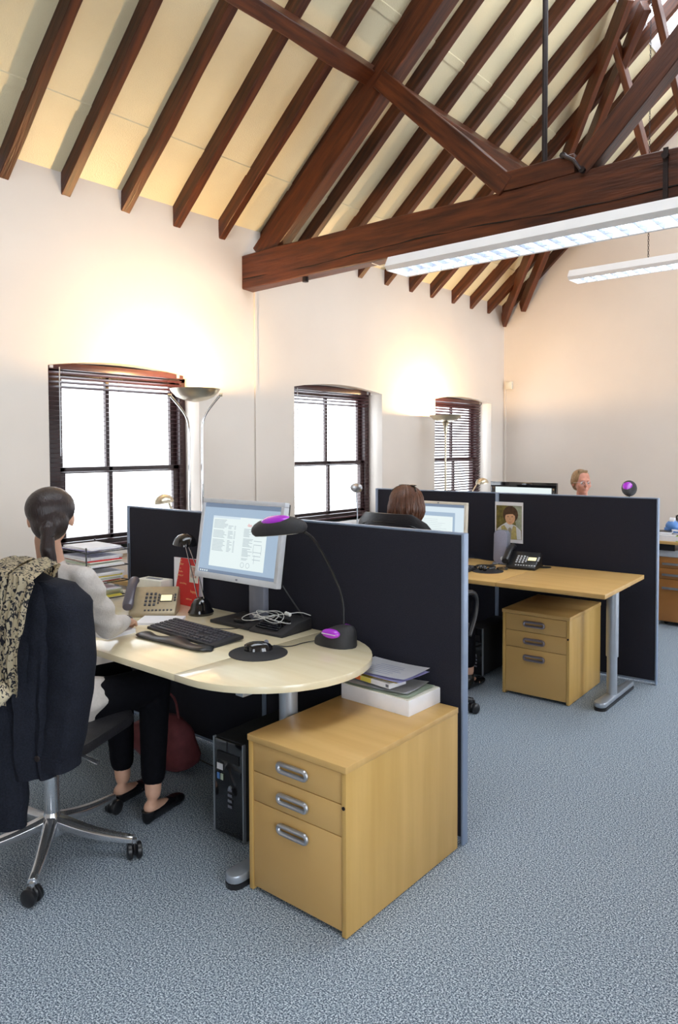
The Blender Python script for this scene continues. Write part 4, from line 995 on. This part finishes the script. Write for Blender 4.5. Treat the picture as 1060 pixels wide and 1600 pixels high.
def person(label, loc, rz, skin_m, top_m, leg_m, H, sh, hands, feet, lean=0, turn=0, neckline=True, foot_style='shoe', male=False):
    """local: facing +y, right = +x. H=head centre, sh=shoulder height, hands=(L,R) wrist targets, feet=(L,R) ankle positions"""
    t = thing('person', label, 'person', loc, rz)
    hip = (0, .0, .56); ch = (0, lean*.7, sh-.12); nk = (0, lean, sh+.03); hc = V(H); sw = .185 if male else .165
    B = []
    B += [('e', (0, 0, .59), (.155, .115, .10)), ('c', (0, 0, .60), .115, (0, lean*.5, .80), .105), ('c', (-.055, lean*.7, sh-.14), .095, (.055, lean*.7, sh-.14), .095)]
    B += [('c', (-sw+.03, lean, sh-.02), .045, (sw-.03, lean, sh-.02), .045), ('c', nk, .052, tuple(hc+V((0, -.02, -.08))), .048)]
    cT, sT = math.cos(turn), math.sin(turn)
    def hp(x, y, z): return (hc.x+x*cT-y*sT, hc.y+x*sT+y*cT, hc.z+z)
    B += [('e', hp(0, -.012, .025), (.074, .092, .088), 0, turn), ('e', hp(0, .030, -.035), (.056, .058, .070), 0, turn), ('e', hp(0, .062, -.082), (.026, .022, .022), 0, turn)]
    B += [('c', hp(0, .088, .005), .008, hp(0, .106, -.028), .012), ('e', hp(0, .086, -.056), (.022, .010, .008), 0, turn), ('c', hp(-.03, .082, .022), .008, hp(.03, .082, .022), .008)]
    for s in (-1, 1): B += [('e', hp(s*.076, -.005, -.005), (.010, .020, .032), 0, turn), ('e', hp(s*.04, .062, -.025), (.022, .022, .022), 0, turn)]
    legs = []; arms = []
    for s, fp, hw in ((-1, feet[0], hands[0]), (1, feet[1], hands[1])):
        hipj = (s*.085, .03, .555); kn = (s*.095+(fp[0]-s*.095)*.5, .44, .545 if fp[2] < .5 else .5)
        legs += [('c', hipj, .085, kn, .058), ('c', kn, .056, (fp[0], fp[1], fp[2]+.02), .034)]
        shj = (s*sw, lean, sh-.02); w_ = V(hw); S0 = V(shj); mid = (S0+w_)/2; L = (w_-S0).length; up_ = .28; 
        bend = math.sqrt(max(.0004, up_**2-(L/2)**2)); dirv = V((s*.55, -.35, -1)); ax = (w_-S0).normalized(); dirv = (dirv-ax*dirv.dot(ax)).normalized(); el = mid+dirv*bend
        arms.append((shj, tuple(el), tuple(w_), s))
        B += [('c', shj, .042, tuple(el), .034), ('c', tuple(el), .034, tuple(w_), .024)]
        fd = (w_-el).normalized(); fd = V((fd.x, fd.y, max(-.25, min(.1, fd.z)))).normalized()
        B += hand(w_+fd*.015, fd, V((fd.y, -fd.x, 0))*s, curl=.35)
        B += [('c', (fp[0], fp[1]-.02, fp[2]-.035), .028, (fp[0], fp[1]+.12, .026), .020), ('e', (fp[0], fp[1]+.10, .026), (.032, .05, .018))]
    B += legs
    body = blob('body', B, skin_m, t, .0075, 3)
    # clothing
    Tp = [('e', (0, 0, .60), (.175, .14, .12)), ('c', (0, 0, .62), .132, (0, lean*.5, .80), .122), ('c', (-.06, lean*.7, sh-.14), .112, (.06, lean*.7, sh-.14), .112), ('c', (-sw+.02, lean, sh-.02), .056, (sw-.02, lean, sh-.02), .056), ('c', (0, lean, sh-.02), .07, (0, lean, sh+.02), .060)]
    for shj, el, w_, s in arms: Tp += [('c', shj, .058, el, .050), ('c', el, .050, lerp(el, w_, .92), .036)]
    if not male: Tp += [('c', (-.09, .05, .57), .105, (-.09, .16, .555), .09), ('c', (.09, .05, .57), .105, (.09, .16, .555), .09)]
    blob('top', Tp, top_m, t, .010, 5, post=lambda c: c+V((0.004*math.sin(c.z*70+c.x*30), .005*math.sin(c.z*55+c.x*40), 0)))
    Lg = [('e', (0, 0, .565), (.165, .13, .09))]
    for i in range(0, len(legs), 2):
        (_, a, ra, b_, rb), (_, c_, rc, d_, rd) = legs[i], legs[i+1]
        Lg += [('c', a, ra+.012, b_, rb+.014), ('c', c_, rc+.014, lerp(c_, d_, .84), rd+.018)]
    blob('trousers', Lg, leg_m, t, .011, 4)
    for fp in feet:
        S_ = [('c', (fp[0], fp[1]-.025, .034), .032, (fp[0], fp[1]+.10, .026), .030), ('e', (fp[0], fp[1]+.135, .024), (.041, .060, .022)), ('c', (fp[0], fp[1]-.035, .02), .024, (fp[0], fp[1]-.03, .06), .028)]
        if foot_style == 'pump':
            blob('shoe', S_, shoe_m, t, .006, 3, post=lambda c, fp=fp: V((c.x, c.y, min(c.z, .052 if c.y < fp[1]+.085 else 9))))
        else: blob('shoe', S_+[('c', (fp[0], fp[1], .05), .036, (fp[0], fp[1], .08), .036)], shoe_m, t, .007, 3)
    for s in (-1, 1):
        o = MB().ell(hp(s*.030, .079, -.002), (.011, .010, .008), 10).build('eye', white_en, t, smooth=True)
        MB().ell(hp(s*.030, .088, -.002), (.005, .003, .005), 8).build('iris', black, o, smooth=True)
    return t, hp
# foreground woman
p1, hp = person('person with a dark ponytail and pale grey top, seated back to us at near desk', (-2.665, 1.42, 0), R(14), skin, shirt1, trous,
    (.0, .03, 1.285), 1.075, ((-.22, .40, .79), (-.02, .44, .79)), ((-.02, .42, .095), (.20, .36, .095)), lean=.03, turn=R(42), foot_style='pump')
def shell(c): return c
Hh = [('e', hp(0, -.022, .040), (.083, .098, .083)), ('e', hp(0, -.05, -.01), (.072, .068, .075)), ('e', hp(0, -.118, -.035), (.026, .030, .030))]
tail = [hp(0, -.125, -.045), hp(.0, -.145, -.10), hp(.01, -.135, -.17), hp(.015, -.12, -.25), hp(.01, -.115, -.32)]
for a, c, ra, rb in zip(tail, tail[1:], (.024, .028, .026, .018), (.028, .026, .018, .006)): Hh.append(('c', a, ra, c, rb))
def carve(c):  # hairline: keep the face clear
    return c
blob('hair', Hh, hair1, p1, .007, 3)
MB().lathe([(.024, -.006), (.027, 0), (.024, .006)], hp(0, -.128, -.055), 14, T(rx=.3)).build('hair_tie', black, p1, smooth=True)

# second-bay woman
p2, hp = person('person with a brown bob and glasses on the head, seated in the second bay', (-2.50, 3.64, 0), R(2), skin, shirt2, trous,
    (-.07, .06, 1.205), .99, ((-.22, .46, .79), (.08, .46, .79)), ((-.12, .52, .095), (.12, .48, .095)), lean=.05)
def locks(b, hp, n, rx, ry_, rz_, drop, rad, a0, a1, seed, flare=.0):
    rnd = random.Random(seed)
    for k_ in range(n):
        az = a0+(a1-a0)*(k_+rnd.uniform(-.4, .4))/(n-1); sx, sy = math.cos(az), math.sin(az); jr = rnd.uniform(.985, 1.05); dz = drop*rnd.uniform(.85, 1.08); P = []
        for i in range(11):
            u = i/10
            if u < .6:
                th = u/.6*PI/2; r_ = math.sin(max(th, .12)); P.append(hp(sx*rx*r_*jr, -.02+sy*ry_*r_*jr, .02+rz_*math.cos(th)*jr))
            else:
                q = (u-.6)/.4; f_ = 1+flare*math.sin(q*PI)-.22*q*q
                P.append(hp(sx*rx*jr*f_+.010*math.sin(k_*1.7+q*4)*q, -.02+sy*ry_*jr*f_-.008*math.sin(k_*.9+q*5)*q, .02-dz*q))
        b.tube(P, lambda u: rad*(.45+.75*math.sin(PI*min(1, .15+u*.8)))*(1 if u < .93 else .4), 6)
b = MB()
locks(b, hp, 96, .088, .098, .088, .125, .011, PI*1.0-.55, PI*2.0+.55, 3, .16)
b.ell(hp(0, -.028, .02), (.082, .092, .082), 18)
b.ell(hp(0, -.05, -.045), (.074, .060, .075), 18)
b.build('hair', hair2, p2, smooth=True)
g = MB().tube([hp(-.085, -.05, .085), hp(-.06, -.02, .112), hp(0, -.005, .120), hp(.06, -.02, .112), hp(.085, -.05, .085)], .004, 8, 1).build('glasses_frame', gloss, p2, smooth=True)
for s in (-1, 1): MB().ell(hp(s*.034, -.005, .117), (.028, .022, .006), 14).build('lens', gloss, g, smooth=True)
MB(T(0, 0, 0)).tube([hp(-.09, -.13, .104), hp(0, -.02, .132), hp(.09, -.13, .104)], .003, 6, 2) if 0 else None

# man behind far partition
p3, hp = person('person with short sandy hair and thin glasses, only the upper face above the far partition', (-2.60, 6.52, 0), R(187), skin2, shirt3, trous,
    (.0, .12, 1.235), 1.03, ((-.20, .45, .79), (.20, .45, .79)), ((-.12, .45, .095), (.12, .45, .095)), lean=.09, turn=R(38), male=True)
def hcap(c):
    return c
q_ = [('e', hp(0, -.024, .034), (.080, .094, .086)), ('e', hp(-.045, -.035, .01), (.038, .062, .055)), ('e', hp(.045, -.035, .01), (.038, .062, .055)), ('e', hp(0, -.07, -.03), (.055, .035, .05)), ('c', hp(-.03, .045, .100), .012, hp(.04, .040, .102), .014)]
blob('hair', q_, hair3, p3, .007, 3)
g = MB()
for s in (-1, 1):
    ring = [hp(s*.031+.022*math.cos(a), .104, -.002+.016*math.sin(a)) for a in [2*PI*i/16 for i in range(17)]]; g.tube(ring, .0014, 5); g.tube([hp(s*.053, .102, .004), hp(s*.080, .03, .002), hp(s*.082, -.01, -.004)], .0014, 5)
g.tube([hp(-.009, .104, .0), hp(0, .108, .004), hp(.009, .104, 0)], .0014, 5)
g.build('glasses_frame', alu_d, p3, smooth=True)

# ------------------------------------------------------------------ jacket and scarf on the near chair
CH = T(-2.66, 1.42, 0, rz=R(24))
jk = thing('jacket', 'charcoal denim jacket draped over the back of the foreground chair', 'jacket', (-2.66, 1.42, 0), R(24))
def loft(name, levels, m, parent, nf=9, amp=.010, ph=0, n=72):
    # levels: (z, centre x, half width, centre y, half depth); vertical folds grow towards the hem
    b = MB(); rs = []; zt, zb = levels[0][0], levels[-1][0]; K = 40
    for k_ in range(K+1):
        z = zt+(zb-zt)*k_/K
        for a, c in zip(levels, levels[1:]):
            if a[0] >= z >= c[0]-1e-6: break
        q = (a[0]-z)/max(1e-6, a[0]-c[0]); q = q*q*(3-2*q); L = [a[i]+(c[i]-a[i])*q for i in range(5)]
        g = min(1, (zt-z)*3); ring = []
        for i in range(n):
            A = 2*PI*i/n; ca, sa = math.cos(A), math.sin(A)
            x = (abs(ca)**.55)*(1 if ca >= 0 else -1)*L[2]; y = (abs(sa)**.8)*(1 if sa >= 0 else -1)*L[4]
            fo = amp*g*(math.sin(x*nf*9+ph+z*2.5)+.5*math.sin(x*nf*19+ph*2-z*4))+.0025*math.sin(z*60+x*25)
            ring.append((L[1]+x+.003*math.sin(z*31+ph), L[3]+y+fo*(1 if sa < 0 else .4), z))
        rs.append(ring)
    b.rings(rs); return b.build(name, m, parent, smooth=True)
loft('jacket_body', [(1.145, .0, .10, -.27, .03), (1.13, .0, .19, -.27, .055), (1.09, .0, .265, -.27, .078), (1.02, -.01, .28, -.285, .085), (.80, -.015, .265, -.295, .088), (.60, -.02, .27, -.30, .085), (.455, -.02, .275, -.30, .075)], jacket_m, jk, ph=.6)
loft('jacket_front', [(.80, .0, .14, -.335, .05), (.60, .01, .15, -.34, .055), (.40, .015, .155, -.345, .05), (.285, .015, .15, -.345, .045)], jacket_m, jk, amp=.005, ph=2)
sv = loft('sleeve', [(1.110, .215, .03, -.27, .04), (1.09, .245, .062, -.262, .062), (1.03, .278, .075, -.258, .075), (.90, .298, .072, -.262, .074), (.75, .300, .068, -.268, .070), (.60, .278, .066, -.28, .068), (.485, .258, .068, -.285, .066)], jacket_m, jk, nf=5, amp=.004, ph=1)
loft('sleeve', [(1.105, -.215, .03, -.27, .04), (1.085, -.235, .062, -.265, .062), (1.03, -.262, .072, -.262, .072), (.90, -.28, .070, -.265, .072), (.75, -.29, .066, -.27, .068), (.60, -.28, .064, -.28, .066), (.475, -.27, .060, -.285, .058)], jacket_m, jk, nf=5, amp=.004, ph=3)
b = MB(); b.lathe([(.009, -.003), (.011, 0), (.009, .003), (.003, .004)], (0, 0, 0), 14); bt = b.build('cuff_button', iron, sv, smooth=True); bt.matrix_basis = T(.225, -.352, .53, rx=PI/2)
MB(T(.275, -.346, .527)).bb(-.05, .045, -.005, .004, -.004, .004).build('cuff_tab', jacket_m, sv, bevel=.002)
sc_ = thing('scarf', 'cream scarf with a dark print hanging over the jacket on the foreground chair', 'scarf', (-2.66, 1.42, 0), R(24))
def scarf_fn(strip, wd, x0, xdrift, zb):
    def fn(u, v):
        # u across, v along: from front over the top down the back
        s = v; x = x0+(u-.5)*wd*(1-.25*s)+xdrift*s
        if s < .15: q = s/.15; y = -.185; z = 1.05+.115*q
        elif s < .28: q = (s-.15)/.13; y = -.185-.227*q; z = 1.165-.02*q+.010*math.sin(PI*q)
        else: q = (s-.28)/.72; y = -.412-.035*math.sin(PI*q*.9); z = 1.145-(1.145-zb)*q
        fold = .012*math.sin(u*2*PI*3+strip+s*3)+.006*math.sin(u*2*PI*7+strip*2)
        return (x-.15*max(0, 1-s/.30)+.004*math.sin(s*20+u*9), y-abs(fold)*1.0, z+.01*math.sin(u*9+strip))
    return fn
for k_, (wd, x0, xd, zb) in enumerate(((.30, .04, .02, .72), (.20, .205, -.06, .77))):
    b = MB(); b.grid(scarf_fn(k_*1.7, wd, x0, xd, zb), 40, 50); bmesh.ops.solidify(b.b, geom=b.b.faces[:], thickness=.006); b.build('scarf_fold', scarf_m, sc_, smooth=True)
b = MB(); b.tube([(-.06, -.44, .78), (.02, -.45, .725), (.12, -.45, .735), (.19, -.44, .79)], lambda u: .036*(.6+.4*math.sin(PI*u)), 12, 2); b.build('scarf_loop', scarf_m, sc_, smooth=True)

# ------------------------------------------------------------------ far right pedestal and desk clutter
t = thing('drawer_unit', 'dark orange wooden drawer unit with bar handles at the far right edge', 'drawer unit', (-1.72, 6.9, 0), group=None)
wd_ = mat('orange_brown_veneer', (.40, .17, .045), .4, noise=(5, .15), scale3=(.5, 4, 1))
MB().bb(-2.03, -1.50, 6.70, 7.20, .035, .60).build('cabinet_body', wd_, t, world=True, bevel=.002)
MB().bb(-2.05, -1.48, 6.68, 7.22, .60, .66).build('cabinet_top', lgrey_p, t, world=True, bevel=.003)
for i, (z0, z1) in enumerate(((.505, .595), (.41, .50), (.04, .405))):
    d = MB().bb(-2.025, -1.505, 6.685, 6.70, z0, z1).build('drawer', wd_, t, world=True, bevel=.001)
    zc = (z0+z1)/2-.01 if i < 2 else .33
    MB().bb(-1.97, -1.60, 6.66, 6.672, zc-.009, zc+.009).build('bar_handle', alu_d, d, world=True)
for xx in (-1.96, -1.57):
    for yy in (6.76, 7.14): MB().cyl((xx-.01, yy, .018), (xx+.01, yy, .018), .018).cyl((xx, yy, .015), (xx, yy, .036), .01).build('castor', black, t, world=True)
t = thing('desk', 'desk at the far right edge piled with papers, above the bar-handled drawers', 'desk', (-1.6, 6.9, 0))
MB().bb(-2.06, -.9, 6.62, 7.35, .715, .74).build('desk_top', beech, t, world=True, bevel=.002)
for xx, yy in ((-.96, 6.7), (-.96, 7.28), (-2.065, 7.28)): MB().cyl((xx, yy, 0), (xx, yy, .715), .025).build('leg', alu, t, world=True)
MB().bb(-2.05, -1.86, 6.63, 6.645, .66, .715).build('modesty_strip', black, t, world=True)
block('paper_stack', 'thick white stack of paper at the front of the far right desk', 'papers', -1.96, 6.76, .74, .22, .22, .05, 0, paper)
block('paper_stack', 'flat green folder sticking out on the far right desk', 'folder', -1.80, 6.80, .74, .14, .30, .05, .1, lime)
block('notebook', 'dark notebook lying on the white paper stack at the far right', 'notebook', -2.0, 6.80, .79, .14, .16, .02, .2, leather)
sheet('paper', 'loose white sheet tilting off the pile at the far right edge', 'paper', -1.83, 6.80, .815, .20, .16, .002, .3, paper, .01)
t = thing('tape_dispenser', 'blue plastic desk gadget among the papers at the far right', 'desk gadget', (-1.97, 6.95, .74))
b = MB(); b.ell((0, 0, .10), (.06, .05, .055), 18); b.bb(-.06, .06, -.04, .04, 0, .09); b.build('gadget_body', blue_p, t, bevel=.004)
MB().lathe([(.012, -.02), (.028, -.02), (.028, .02), (.012, .02), (.012, -.02)], (0, 0, .15), 18, T(ry=PI/2), cap=False).build('roll', paper, t, smooth=True)
t = thing('hole_punch', 'black-handled hole punch standing behind the blue gadget', 'hole punch', (-1.93, 7.12, .74))
MB().bb(-.09, .07, -.04, .04, 0, .14).build('punch_body', grey_p, t, bevel=.01)
MB().tube([(-.05, 0, .14), (-.055, 0, .19), (.055, 0, .19), (.05, 0, .14)], .010, 8, 1).build('grip', black, t, smooth=True)
print('OBJECTS', len(bpy.data.objects))
